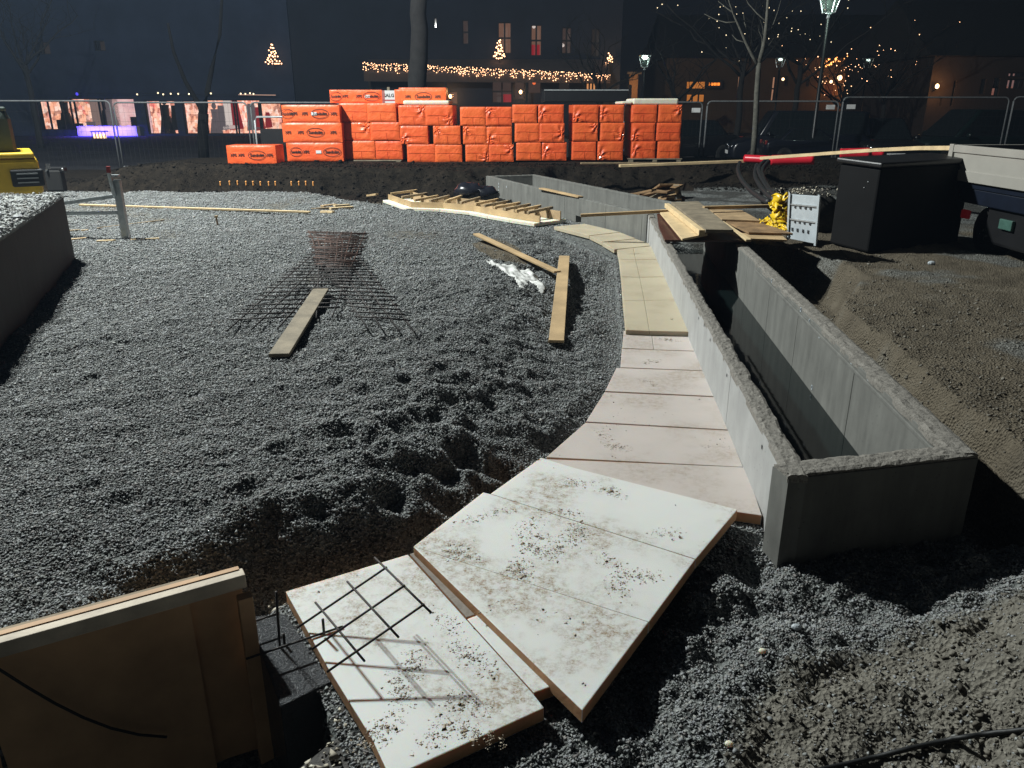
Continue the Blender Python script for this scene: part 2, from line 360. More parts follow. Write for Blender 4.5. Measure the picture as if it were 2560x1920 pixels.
scol = mix(t, wv, scol, ramp(t, noise(t, geo, 9, 6, .7), [(.3, (.005, .004, .003)), (.55, (.018, .014, .010)), (.75, (.034, .026, .018))]))
road = ramp(t, noise(t, geo, .8, 5, .6), [(.3, (.02, .02, .024)), (.7, (.05, .05, .055))])
cl = nd(t, "ShaderNodeClamp"); t.links.new(av, cl.inputs[0])
sub = nd(t, "ShaderNodeMath", operation='SUBTRACT'); sub.inputs[1].default_value = 1; t.links.new(av, sub.inputs[0]); c2 = nd(t, "ShaderNodeClamp"); t.links.new(sub.outputs[0], c2.inputs[0])
t.links.new(mix(t, c2.outputs[0], mix(t, cl.outputs[0], gcol, scol), road), b.inputs["Base Color"]); b.inputs["Roughness"].default_value = .8; b.inputs["Specular IOR Level"].default_value = .12
hs = nd(t, "ShaderNodeMath", operation='ADD'); t.links.new(vo.outputs["Distance"], hs.inputs[0]); t.links.new(noise(t, geo, 40, 6, .75), hs.inputs[1])
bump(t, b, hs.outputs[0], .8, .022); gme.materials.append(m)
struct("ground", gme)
# ---- crushed stone: hundreds of thousands of angular pebbles lying on the ground
def stones(name, X, Y, size, tone, flat=.75, zoff=None, basez=None, mat=None):
    n = len(X); Z = (ground(X, Y) if basez is None else basez)
    o = np.array([(1, 0, 0), (-.5, .87, 0), (-.5, -.87, 0), (.3, .4, .8), (-.2, -.3, -.8)], np.float32)   # five-cornered chip
    f = np.array([(0, 1, 3), (1, 2, 3), (2, 0, 3), (1, 0, 4), (2, 1, 4), (0, 2, 4)], np.int32)
    q = rng.normal(size=(n, 4)); q /= np.linalg.norm(q, axis=1)[:, None]; a, b_, c, d = q.T
    Rm = np.stack([1 - 2 * (c * c + d * d), 2 * (b_ * c - a * d), 2 * (b_ * d + a * c), 2 * (b_ * c + a * d), 1 - 2 * (b_ * b_ + d * d), 2 * (c * d - a * b_), 2 * (b_ * d - a * c), 2 * (c * d + a * b_), 1 - 2 * (b_ * b_ + c * c)], -1).reshape(n, 3, 3)
    V = o[None] * (1 + .35 * rng.normal(size=(n, 5, 1))) * size[:, None, None]
    V = np.einsum('nij,nkj->nki', Rm, V); V[:, :, 2] *= flat
    V += np.stack([X, Y, Z + size * .35], -1)[:, None, :]
    me = bpy.data.meshes.new(name); me.vertices.add(n * 5); me.vertices.foreach_set("co", V.astype(np.float32).ravel())
    F_ = (f[None] + (np.arange(n, dtype=np.int32) * 5)[:, None, None]).reshape(-1)
    me.loops.add(len(F_)); me.loops.foreach_set("vertex_index", F_); me.polygons.add(n * 6); me.polygons.foreach_set("loop_start", np.arange(0, len(F_), 3, dtype=np.int32))
    me.update(calc_edges=True)
    A = me.attributes.new("tone", 'FLOAT', 'POINT'); A.data.foreach_set("value", np.repeat(tone, 5).astype(np.float32))
    me.materials.append(mat); return struct(name, me, 'stuff')
def tone_mat(name, stops, rough):
    m, t, b = nt(name); a = nd(t, "ShaderNodeAttribute", attribute_name="tone").outputs["Fac"]
    t.links.new(ramp(t, a, stops), b.inputs["Base Color"]); b.inputs["Roughness"].default_value = rough; b.inputs["Specular IOR Level"].default_value = .12 if rough > .8 else .35; return m
M_stone = tone_mat("crushed_stone", [(0, (.11, .115, .118)), (.22, (.18, .165, .16)), (.4, (.215, .23, .223)), (.6, (.25, .256, .272)), (.75, (.29, .303, .293)), (.93, (.28, .26, .235)), (1, (.42, .42, .405))], .72)
M_clodd = tone_mat("dark_bank_clods", [(0, (.008, .007, .006)), (.5, (.020, .016, .012)), (.85, (.038, .031, .023)), (1, (.08, .07, .055))], .9)
M_clod = tone_mat("soil_clods", [(0, (.05, .045, .037)), (.5, (.165, .152, .128)), (.85, (.24, .225, .195)), (1, (.25, .24, .21))], .9)
def infront(X, Y):                   # keep only the ground the picture could plausibly see
    ax = Y * cT + 1.4 * sT; return np.abs(X) < ax * .72 + .25
X = []; Y = []; S = []
for y0, y1, dens, sz in [(1.1, 2.6, 22000, .0050), (2.6, 3.8, 17000, .0054), (3.8, 5.2, 12500, .0058), (5.2, 7, 7000, .0070), (7, 9.5, 3600, .0082), (9.5, 13.5, 1600, .0100)]:
    x0, x1 = -.72 * (y1 + .6) - .3, min(2.0, .72 * (y1 + .6)); n = int((x1 - x0) * (y1 - y0) * dens)
    a = rng.uniform(x0, x1, n); c = rng.uniform(y0, y1, n)
    X.append(a); Y.append(c); S.append(sz * rng.lognormal(0, .26, n))
X = np.concatenate(X); Y = np.concatenate(Y); S = np.concatenate(S)
d = sd(X, Y, EDGE); sm = soilmask(X, Y)
k = infront(X, Y) & ((d > -.03) | ((Y < 2.75) & (X > -1.0)) | ((Y > 10) & (Y < 12.8))) & (rng.random(len(X)) > sm * .93) & ~inpoly(X, Y, HOLE) & ~inpoly(X, Y, FOOT1) & ~inpoly(X, Y, FOOT2) & (X < ENDR.x + .25)
k &= ~inpoly(X, Y, [(-4.16, 7.25), (-2.9, 4.1), (-9, 4), (-9, 7.25)])
X, Y, S = X[k], Y[k], S[k]
stones("gravel", X, Y, S, np.clip(rng.normal(.45 + .18 * fb(X, Y, .7), .2), 0, 1), mat=M_stone)
n = 190000; X = rng.uniform(-.3, 3.6, n); Y = .9 + 6.5 * rng.random(n) ** 2.2; sm = soilmask(X, Y)
k = infront(X, Y) & (sm > .25) & (rng.random(n) < sm * np.where(Y > 2.7, .22, 1) * (.45 + 1.3 * np.clip(fb(X, Y, 2.2) + .25, 0, 1))) & ~inpoly(X, Y, FOOT1) & ((sd(X, Y, EDGE) < 0)) & ((X > ENDR.x - .1) | (Y < 2.4)); X, Y = X[k], Y[k]
stones("soil_clods", X, Y, np.minimum(.0105, .0034 * rng.lognormal(0, .6, len(X))) * (1 + .07 * Y), np.clip(rng.normal(.45, .2, len(X)), 0, 1), mat=M_clod)
n = 26000; X = rng.uniform(-11, 8, n); Y = rng.uniform(13.3, 16.6, n); k = ~inpoly(X, Y, FOOT2)
X, Y = X[k], Y[k]
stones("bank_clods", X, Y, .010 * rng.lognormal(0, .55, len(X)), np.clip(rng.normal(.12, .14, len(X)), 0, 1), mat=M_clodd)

def beam(mb, a, b, wd, th):          # board lying along a-b, top face through the two points
    a, b = Vector(a), Vector(b); d = (b - a).normalized(); s = d.cross(Vector((0, 0, 1))).normalized() * wd / 2; up = s.cross(d).normalized() * -1
    if up.z < 0: up = -up
    vs = [a - s, a + s, b + s, b - s]; vs = [v - up * th for v in vs] + vs
    return mb.add(vs, [(3, 2, 1, 0), (4, 5, 6, 7), (0, 1, 5, 4), (1, 2, 6, 5), (2, 3, 7, 6), (3, 0, 4, 7)])
def plank(name, a, b, wd, th, mat, label, cat="plank", group=None):
    return solo(name, beam(MB(), a, b, wd, th), mat, label, cat, group, bevel=.003)
def cells(mb, A, U, N, th, ts, zs, holes):        # wall from A along U, thickness th along N, openings left out
    T = sorted(set(list(ts) + [h[0] for h in holes] + [h[1] for h in holes])); Zs = sorted(set(list(zs) + [h[2] for h in holes] + [h[3] for h in holes]))
    for z0, z1 in zip(Zs[:-1], Zs[1:]):
        run = None
        for t0, t1 in list(zip(T[:-1], T[1:])) + [(None, None)]:
            op = t0 is None or any(h[0] - 1e-6 <= t0 and t1 <= h[1] + 1e-6 and h[2] - 1e-6 <= z0 and z1 <= h[3] + 1e-6 for h in holes)
            if not op: run = (run[0], t1) if run else (t0, t1)
            elif run:
                a = A + U * run[0]; b = A + U * run[1]
                q = [Vector((p.x, p.y, z0)) for p in (a, b, b + N * th, a + N * th)]; mb.sweep(q, (0, 0, z0), (0, 0, z1)); run = None
    return mb
# ------------------------------------------------------------------ concrete troughs
def wall_panels(par, A, U, N, th, seams, z0, z1, mat, name="wall_panel", holes=()):
    for t0, t1 in zip(seams[:-1], seams[1:]):
        mb = MB(); cells(mb, A, U, N, th, [t0 + .003, t1 - .003], [z0, z1], [h for h in holes if t0 < h[0] < t1]); part(par, name, mb, mat, bevel=.003)
def rough_top(par, A, U, N, L, th, z, jag=.008, mat=None):
    ns = int(L / .02); nw = 6; mb = MB(); vs = []
    for i in range(ns + 1):
        e0 = (fb(np.array([i * .5]), np.array([A.x * 9]), .35)[0]) * jag * .12; e1 = fb(np.array([i * .4 + 70]), np.array([A.y * 9]), .3)[0] * jag * 2
        for j in range(nw + 1):
            w_ = e0 + (th + e1 - e0) * j / nw
            p = A + U * (L * i / ns) + N * w_
            h = z + fb(np.array([i * .9]), np.array([j * 1.1 + A.x * 31]), .8)[0] * .007 - (.005 if j in (0, nw) else 0)
            vs.append((p.x, p.y, h))
    g = nw + 1
    fs = [(i * g + j, i * g + j + 1, (i + 1) * g + j + 1, (i + 1) * g + j) for i in range(ns) for j in range(nw)]
    mb.add(vs, fs); b0 = [v[:2] for v in vs]
    lo = [(x, y, z - .03) for x, y in b0]
    for js in (0, nw):
        o_ = len(mb.v); mb.v += [lo[i * g + js] for i in range(ns + 1)]
        mb.f += [(i * g + js, (i + 1) * g + js, o_ + i + 1, o_ + i) for i in range(ns)]
    for i_ in (0, ns):
        o_ = len(mb.v); mb.v += [lo[i_ * g + j] for j in range(g)]; mb.f += [(i_ * g + j, i_ * g + j + 1, o_ + j + 1, o_ + j) for j in range(nw)]
    part(par, "rough_top", mb, mat or M_conct)
ZT = .35; TH_ = .076
tr = thing("concrete_trough", (1.6, 5.6, -.28), "long pale concrete trough beside the white foam path, open towards the viewer", "trough")
L1 = (CB - CA).length
sm_ = [0] + sorted([(P(*N7(a, b), .03) - CA).dot(U1) for a, b in [(1165, 1310), (870, 540), (780, 290)]]) + [5.6, 6.1, L1]
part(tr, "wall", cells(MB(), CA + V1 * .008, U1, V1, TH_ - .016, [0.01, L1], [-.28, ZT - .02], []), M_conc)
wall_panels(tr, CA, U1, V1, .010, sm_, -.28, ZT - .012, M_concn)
rough_top(tr, CA, U1, V1, L1, TH_, ZT)
UR = (CB + V1 * W1 - ENDR).normalized(); VR = Vector((-UR.y, UR.x, 0)); LR = (CB + V1 * W1 - ENDR).length
part(tr, "wall", cells(MB(), ENDR + VR * .008, UR, VR, TH_ + .009, [0.01, LR], [-.28, ZT - .02], []), M_conc)
IR = ENDR + VR * (TH_ + .012)
def on_right(px, py):                # point of the right wall's inner face behind a photo pixel
    a = (px - 1280) / F; b = (960 - py) / F; d = Vector((a, cT + b * sT, -sT + b * cT)); t = (IR - Vector((0, 0, CH))).dot(VR) / d.dot(VR); return Vector((0, 0, CH)) + d * t
rs = [.09] + sorted([(on_right(*Z8(a, b)) - ENDR).dot(UR) for a, b in [(1270, 1400), (965, 1050), (815, 850), (690, 700)]]) + [5.2, LR]
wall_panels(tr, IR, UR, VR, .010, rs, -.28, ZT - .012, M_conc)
rough_top(tr, ENDR, UR, VR, LR, TH_ + .022, ZT + .001)
E0 = CA + V1 * TH_; UE = (ENDR - CA).normalized(); LE = (ENDR - CA).length; NE = Vector((-UE.y, UE.x, 0))
part(tr, "end_wall", cells(MB(), CA - NE * .004, UE, NE, .104, [.0015, LE - .0015], [-.28, ZT - .016], []), M_conc)
rough_top(tr, CA + UE * .004, UE, NE, LE - .01, .10, ZT - .0005, .004)
part(tr, "ledge", MB().slab([IR + UR * t + VR * w_ + Vector((0, 0, ZT - .035)) for t, w_ in ((.12, .008), (3.6, .008), (3.6, .024), (.12, .024))], .02), M_conc, bevel=.004)
part(tr, "floor", MB().slab([Vector((p.x, p.y, -.2)) for p in FOOT1], .07), M_conc)
for a, b in [(1050, 1390), (1268, 1270), (1360, 1365), (1092, 1105), (988, 960), (1036, 1025), (826, 800)]:
    c = on_right(*Z8(a, b)); d = VR
    mb = MB(); n = 14; u = UR; zv = Vector((0, 0, 1)); vs = []
    for k in range(n):
        q = 2 * math.pi * k / n; e = u * math.cos(q) + zv * math.sin(q)
        vs += [c + e * .016 + d * .0125, c + e * .010 + d * .0125, c + e * .010 + d * .0102]
    mb.add(vs, [(3 * k, 3 * ((k + 1) % n), 3 * ((k + 1) % n) + 1, 3 * k + 1) for k in range(n)] + [(3 * k + 1, 3 * ((k + 1) % n) + 1, 3 * ((k + 1) % n) + 2, 3 * k + 2) for k in range(n)])
    h = part(tr, "tie_ring", mb, M_grey)
    mb = MB(); mb.add([c + (u * math.cos(2 * math.pi * k / n) + zv * math.sin(2 * math.pi * k / n)) * .0105 + d * .0108 for k in range(n)], [tuple(range(n))])
    ho = part(tr, "tie_hole", mb, M_dark)
def on_left(px, py):
    a = (px - 1280) / F; b = (960 - py) / F; d = Vector((a, cT + b * sT, -sT + b * cT)); t = (CA - Vector((0, 0, CH))).dot(V1) / d.dot(V1); return Vector((0, 0, CH)) + d * t
for a, b in [(1155, 935), (1398, 1430), (960, 540), (1040, 690), (998, 590), (868, 320)]:
    c = on_left(*N7(a, b)); mb = MB(); n = 10
    mb.add([c + (U1 * math.cos(2 * math.pi * k / n) * .008 + Vector((0, 0, 1)) * math.sin(2 * math.pi * k / n) * .010) - V1 * .0025 for k in range(n)], [tuple(range(n))]); part(tr, "tie_hole", mb, M_dark)
wm, wt, wb = nt("dark_water"); wb.inputs["Base Color"].default_value = (.006, .010, .010, 1); wb.inputs["Roughness"].default_value = .06; wb.inputs["IOR"].default_value = 1.33
co = nd(wt, "ShaderNodeNewGeometry").outputs["Position"]; bump(wt, wb, noise(wt, co, 9, 2, .4), .05, .01)
struct("water", MB().slab([Vector((p.x, p.y, -.06)) for p in (CA + V1 * .09 + U1 * .11, CB + V1 * .09, CB + V1 * .68, ENDR + VR * .10 + UR * .11)], .02).mesh("water", wm, (0, 0, 0)))
t2 = thing("concrete_trough", (.6, 12.2, -.28), "grey concrete trough at the back, angled away towards the orange packs", "trough")
L2 = (CC - CB2).length
def on_back(px, py):
    a = (px - 1280) / F; b = (960 - py) / F; d = Vector((a, cT + b * sT, -sT + b * cT)); t = (CB2 - Vector((0, 0, CH))).dot(V2) / d.dot(V2); return Vector((0, 0, CH)) + d * t
sb = [0] + sorted((on_back(*Z7(a, b)) - CB2).dot(U2) for a, b in [(1742, 560), (1430, 480), (1075, 390), (545, 260)]) + [L2]
h0, h1 = sorted((on_back(*Z7(a, 520)) - CB2).dot(U2) for a in (1172, 1270))
hz0, hz1 = on_back(*Z7(1220, 552)).z, on_back(*Z7(1220, 492)).z
HB = [(h0, h1, hz0, hz1)]
part(t2, "wall", cells(MB(), CB2 + V2 * .008, U2, V2, .08, [.01, L2], [-.28, ZT - .02], HB), M_conc)
wall_panels(t2, CB2, U2, V2, .010, sb, -.28, ZT - .012, M_conc, holes=HB)
rough_top(t2, CB2, U2, V2, L2, .09, ZT, .004, M_conc)
part(t2, "wall", cells(MB(), CB2 + V2 * (W2 - .09), U2, V2, .09, [.01, L2 - .005], [-.28, ZT - .02], []), M_conc)
rough_top(t2, CB2 + V2 * (W2 - .092), U2, V2, L2, .094, ZT + .001, .004, M_conc)
part(t2, "end_wall", cells(MB(), CC + V2 * .095, V2, U2 * -1, .09, [0, W2 - .19], [-.28, ZT - .02], []), M_conc)
rough_top(t2, CC + V2 * .09, V2, U2 * -1, W2 - .18, .09, ZT - .001, .003, M_conc)
part(t2, "floor", MB().slab([Vector((p.x, p.y, -.2)) for p in FOOT2], .07), M_conc)
for a in (508, 575):
    for b in (205, 232, 260, 290):
        if a == 575 and b != 232: continue
        c = on_back(*Z7(a, b)); mb = MB(); mb.box(c - V2 * .002, (.03, .03, .03), M=Matrix((U2, V2, (0, 0, 1))).transposed() @ Matrix.Diagonal((.8, .1, 1)))
        part(t2, "tie_hole", mb, M_grey)
# ------------------------------------------------------------------ white foam boards of the curved path
M_foame = M("cut_foam_edge", (.46, .25, .125), .8, .15, 14, .2, 60)
for mm in (M_foam, M_foamc, M_foamp, M_foamcl, M_foame):
    b = mm.node_tree.nodes["Principled BSDF"]; b.inputs["Subsurface Weight"].default_value = .45 if mm in (M_foam, M_foamcl) else .18; b.inputs["Subsurface Radius"].default_value = (1.0, .36, .13); b.inputs["Subsurface Scale"].default_value = .05
GB = "white foam boards laid as a curved path"
def board(pts, z, mat, label, t=.044, zfun=None):
    top = [P(x, y, z) for x, y in pts]
    for i, p in enumerate(top): p.z += .002 * math.sin(i * 2.1 + p.y * 3)
    pl = Vector((0, 0, 1))
    zs = [p.z for p in top]; zm = sum(zs) / len(zs)
    for p in top: p.z = zm
    o = solo("foam_board", MB().slab(top, t), mat, label, "foam board", GB, bevel=.0025)
    if mat is M_foam or z < .054 or "brown end" in label:
        o.data.materials.append(M_foame)
        for p in o.data.polygons:
            if abs(p.normal.z) < .5: p.material_index = 1
        o.modifiers[0].material = 0
    return o
q_ = lambda *l: [(x * K, y * K) for x, y in l]
z7 = lambda *l: [Z7(*p) for p in l]; n7 = lambda *l: [N7(*p) for p in l]; n2 = lambda *l: [N2(*p) for p in l]
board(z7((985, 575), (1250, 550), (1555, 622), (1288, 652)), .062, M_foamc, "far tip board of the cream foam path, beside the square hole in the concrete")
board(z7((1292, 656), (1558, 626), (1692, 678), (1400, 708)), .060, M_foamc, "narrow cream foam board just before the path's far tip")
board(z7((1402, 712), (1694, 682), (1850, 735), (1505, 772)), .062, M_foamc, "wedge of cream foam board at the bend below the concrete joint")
rows = [((1530, 774), (1668, 757), (1860, 741)), ((1548, 857), (1690, 860), (1925, 858)), ((1565, 1008), (1725, 1012), (1985, 1008)), ((1580, 1215), (1765, 1212), (2060, 1208)), ((1605, 1470), (1810, 1478), (2165, 1485))]
rn = ["farthest", "second", "third", "nearest"]
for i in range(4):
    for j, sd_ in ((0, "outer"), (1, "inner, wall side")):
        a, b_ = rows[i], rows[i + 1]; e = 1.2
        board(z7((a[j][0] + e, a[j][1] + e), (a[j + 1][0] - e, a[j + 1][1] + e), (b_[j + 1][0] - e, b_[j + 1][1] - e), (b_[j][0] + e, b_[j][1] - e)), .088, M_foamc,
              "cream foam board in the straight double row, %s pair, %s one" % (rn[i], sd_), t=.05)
board(n7((440, 628), (630, 634), (647, 756), (430, 746)), .055, M_foamp, "small white foam board one step down from the double row, gravel side")
board(n7((633, 634), (915, 643), (950, 766), (650, 757)), .055, M_foamp, "small white foam board one step down from the double row, wall side")
board(n7((428, 751), (952, 771), (1006, 902), (418, 879)), .055, M_foamp, "narrow undivided foam board below the pair of small boards")
board(n7((390, 884), (1010, 906), (1077, 1079), (312, 1043)), .055, M_foamp, "pinkish foam board where the path starts to widen")
board(n7((308, 1052), (1080, 1087), (1165, 1310), (180, 1254)), .055, M_foamp, "pinkish foam board ending at the wall's longest dark seam")
board(n7((176, 1262), (1166, 1317), (1266, 1568), (-95, 1500)), .055, M_foamp, "wide pinkish foam board with a round muddy footprint at its left")
board(q_((1178, 991), (1612, 1009), (1646, 1113), (1570, 1102), (1110, 1032)), .053, M_foamp, "foam board partly covered by the big white slab, brown end at the wall")
board(q_((1169, 988), (1240, 1010), (1593, 1100), (1503, 1207), (1060, 1066)), .080, M_foam, "large white foam slab lying over its neighbour, sprinkled with grit")
board(q_((1044, 1063), (1059.6, 1066.8), (1502, 1208), (1402, 1343), (893, 1180)), .080, M_foam, "large muddy white foam slab with boot prints in the middle of the foreground")
board(q_((893, 1181.2), (1401, 1344.4), (1258, 1535)), .079, M_foam, "triangular white foam slab with a sharp corner pointing at the viewer")
board(n2((205, 438), (1050, 182), (1450, 627), (1915, 1142), (1992, 1242), (1055, 1668), (905, 1675), (800, 1450), (495, 960)), .055, M_foam, "nearest white foam board, under the rebar mesh at the bottom edge")
board(n2((1062, 178), (1112, 162), (1538, 588), (1456, 618)), .047, M("dirty_foam_strip", (.20, .175, .15), .8, .25, 12, .3, 90), "dirty grey foam strip wedged between two white slabs", t=.036)
board(n2((1460, 628), (1544, 596), (2062, 1084), (1922, 1137)), .052, M_foam, "clean white foam strip beside the triangular slab", t=.04)
# grit and mud lumps on the boards
X = rng.uniform(-.7, 1.1, 9000); Y = rng.uniform(1.4, 4.2, 9000)
BP = [(q_((1169, 988), (1240, 1010), (1593, 1100), (1402, 1343), (1258, 1535), (893, 1180), (1044, 1063)), .080), (n2((205, 438), (1050, 182), (1915, 1142), (1992, 1242), (1055, 1668), (905, 1675)), .055), (n7((390, 884), (1010, 906), (1266, 1568), (-95, 1500)), .055)]
for pts, z in BP:
    pl = [P(x, y, z) for x, y in pts]; k = inpoly(X, Y, pl) & (rng.random(len(X)) < .012 + .16 * np.clip(fb(X, Y, 4.2) * 2, 0, 1) ** 2)
    stones("grit", X[k], Y[k], .0026 * rng.lognormal(0, .45, k.sum()), np.clip(rng.normal(.2, .12, k.sum()), 0, 1), basez=np.full(k.sum(), z), mat=M_stone)
# muddy boot prints: flakes of dried mud pressed on the boards
BOOT = [(N6(1780, 1130), .08), (N6(2020, 1190), .08), (N6(1260, 1320), .08), (N6(1080, 1375), .08), (N6(1450, 1420), .08), (N6(1500, 1500), .08), (N6(1800, 1440), .08), (N6(1640, 1580), .08), (N6(1680, 1330), .08), (N6(960, 1600), .08),
        (N2(1420, 850), .055), (N2(1090, 930), .055), (N2(1530, 920), .055), (N2(1290, 630), .055), (N2(1000, 1130), .055), (N2(1640, 540), .08), (N2(1880, 560), .08), (N2(1450, 200), .08), (N2(1780, 290), .08), (N2(1330, 190), .08), (N2(2080, 620), .08), (N2(1500, 1420), .055), (N2(1250, 1420), .055), (N2(850, 1420), .055), (N2(1450, 1210), .055),
        (N3(430, 40), .08), (N3(680, 235), .08), (N3(900, 330), .08), (N3(240, 540), .08), (N3(430, 690), .08), (N3(740, 390), .08), (N3(60, 300), .08), (N3(1060, 30), .08), (N3(160, 150), .08),
        (N7(300, 1350), .055), (N7(390, 1430), .055), (N7(560, 515), .088), (N7(690, 545), .088), (N7(830, 565), .088), (N7(520, 95), .088), (N7(740, 690), .055), (N7(600, 980), .055), (N7(640, 840), .055)]
X = []; Y = []; Z = []; S = []
for (bp, z) in BOOT:
    c = P(bp[0], bp[1], z); a = rng.uniform(0, 6.28); n = int(rng.integers(200, 620)); u, v = rng.normal(0, .45, n), rng.normal(0, .40, n)
    k = (u * u + v * v < 1.1) & (np.sin(u * 16 + v * 3 * rng.random()) + .8 * rng.normal(size=n) > -.1); u, v = u[k] * .095, v[k] * .05
    X.append(c.x + u * math.cos(a) - v * math.sin(a)); Y.append(c.y + u * math.sin(a) + v * math.cos(a)); Z.append(np.full(len(u), z)); S.append(.0019 * rng.lognormal(0, .55, len(u)))
X, Y, Z, S = map(np.concatenate, (X, Y, Z, S))
M_mud = tone_mat("dried_mud", [(0, (.22, .17, .115)), (.3, (.36, .295, .215)), (1, (.52, .46, .38))], .9)
stones("mud_prints", X, Y, S, rng.random(len(X)), flat=.06, basez=Z - S * .30, mat=M_mud)
# white foam crumbs in the ditch beside the nearest board
X = rng.uniform(-1.2, .2, 16000); Y = rng.uniform(1.1, 2.2, 16000)
cr = [P(*N2(a, b), -.015) for a, b in [(-40, 560), (200, 490), (520, 960), (640, 1230), (830, 1450), (960, 1760), (250, 1700), (560, 1430), (500, 1150), (380, 880), (240, 620)]]
k = inpoly(X, Y, cr) & (rng.random(len(X)) < .25 + .75 * (fb(X, Y, 9) > .05)); zz = np.full(k.sum(), -.022) + .02 * rng.random(k.sum())
M_crs = tone_mat("foam_crumb_tones", [(0, (.05, .045, .04)), (.3, (.10, .09, .08)), (.5, (.55, .50, .40)), (1, (.72, .68, .58))], .9)
stones("foam_crumbs", X[k], Y[k], .006 * rng.lognormal(0, .5, k.sum()), rng.random(k.sum()), basez=zz, mat=M_crs)
ledge = [P(*N2(a, b), -.02) for a, b in [(-60, 520), (210, 480), (520, 950), (760, 1330), (960, 1760), (180, 1760), (560, 1450), (540, 1200), (380, 860), (240, 640)]]
struct("ditch_soil", MB().slab(ledge, .3).mesh("ditch_soil", M("dark_ditch_soil", (.06, .055, .05), .8, .5, 20, .8, 60), (0, 0, 0)))
# wet black footing in the ditch
bit, tt, bb = nt("wet_black_bitumen"); bb.inputs["Base Color"].default_value = (.06, .064, .07, 1); bb.inputs["Roughness"].default_value = .25; co = nd(tt, "ShaderNodeNewGeometry").outputs["Position"]
bump(tt, bb, noise(tt, co, 70, 4, .7), .9, .02)
solo("footing", MB().slab([P(*N2(a, b), .012) for a, b in [(-60, 610), (205, 590), (520, 1060), (170, 1230)]], .38), bit, "wet black footing block in the ditch beside the timber form", "footing", bevel=.006)
# ------------------------------------------------------------------ timber form at the bottom left
M_rail = M("pale_sawn_timber", (.60, .51, .40), .7, .22, 9, .2, 60)
fa, fbp = Q(0, 1372, .25), Q(524, 1228, .25); fd = (fbp - fa).normalized(); fn = Vector((fd.y, -fd.x, 0))
f0 = fa - fd * 1.2; L = (fbp - f0).length; dn = Vector((0, 0, -.70))
fm = thing("timber_form", (f0.x + fd.x, f0.y + fd.y, -.45), "plywood shuttering with a pale timber top edge in the bottom left corner", "shuttering")
part(fm, "panel", MB().sweep([f0 + fn * .003 + dn, fbp + fn * .003 - fd * .01 + dn, fbp - fn * .016 - fd * .01 + dn, f0 - fn * .016 + dn], (0, 0, 0), (0, 0, .703)), M_form)
part(fm, "panel", MB().sweep([f0 + fn * .022 + dn, fbp + fn * .022 - fd * .16 + dn, fbp + fn * .004 - fd * .16 + dn, f0 + fn * .004 + dn], (0, 0, 0), (0, 0, .655)), M_form)
mb = MB(); mb.sweep([f0 + fn * .040, f0 + fd * (L * .60) + fn * .040, f0 + fd * (L * .60) - fn * .004, f0 - fn * .004], (0, 0, .045), (0, 0, 0)); part(fm, "top_rail", mb, M_rail, bevel=.002)
mb = MB(); mb.sweep([f0 + fd * (L * .602) + fn * .037, fbp + fn * .037, fbp - fn * .004, f0 + fd * (L * .602) - fn * .004], (0, 0, .045), (0, 0, 0)); part(fm, "top_rail", mb, M_rail, bevel=.002)
part(fm, "back_strip", MB().sweep([f0 - fn * .018, fbp - fn * .018 - fd * .12, fbp - fn * .032 - fd * .12, f0 - fn * .032], (0, 0, .03), (0, 0, -.012)), M_wood2)
pa = fbp - fd * .035 + fn * .042 + Vector((0, 0, -.675))
part(fm, "post", MB().sweep([pa, pa + fd * .042, pa + fd * .042 + fn * .035, pa + fn * .035], (0, 0, 0), (0, 0, .62)), M_form, bevel=.002)
def on_form(x, y):
    a = (x * K - 1280) / F; b = (960 - y * K) / F; d = Vector((a, cT + b * sT, -sT + b * cT)); t = (f0 + fn * .05 - Vector((0, 0, CH))).dot(fn) / d.dot(fn); return Vector((0, 0, CH)) + d * t
pp = [on_form(x, y) for x, y in ((-160, 1330), (-60, 1405), (0, 1447), (60, 1485), (120, 1520), (180, 1550), (240, 1573), (300, 1587), (360, 1592))]
solo("cable", MB().tube(pp, .004, 8), M_hose, "dark cable sagging across the plywood shuttering", "cable", smooth=True)
# ------------------------------------------------------------------ rebar mesh over the nearest board
rm = thing("rebar_mesh", P(*N2(640, 720), .07), "small grid of dark rebar sticking out over the nearest white board", "rebar mesh")
def hz(x): return .065 + .165 * max(0, min(1, (x - 330) / 620))
for a, b in [((285, 690), (905, 270)), ((390, 835), (1030, 395)), ((490, 995), (1165, 525)), ((-70, 905), (600, 680)), ((-60, 660), (140, 595))]:
    f_ = lambda q: P(*N2(*q), hz(q[0]) if a[0] > 0 else .06)
    part(rm, "bar", MB().tube([f_(a), (f_(a) + f_(b)) / 2, f_(b)], .0036, 7), M_rebar, smooth=True)
for a, b, za, zb in [((820, 205), (1210, 585), .225, .225), ((630, 370), (985, 755), .175, .18), ((410, 515), (750, 920), .118, .124)]:
    part(rm, "bar", MB().tube([P(*N2(*a), za), P(*N2(*b), zb)], .0036, 7), M_rebar, smooth=True)
for a, b, zb in [((140, 440), (168, 880), -.02), ((190, 730), (202, 835), -.005), ((462, 630), (472, 745), .06)]:
    p = P(*N2(*b), zb); top = at(*N2(*a), p.y)
    solo("rebar", MB().tube([p, top], .0042, 7), M_rebar, {140: "tall upright rebar standing in the black footing", 190: "short rebar stub beside the tall upright bar in the footing", 462: "short rebar stub at the edge of the nearest white board"}[a[0]], "rebar", smooth=True)
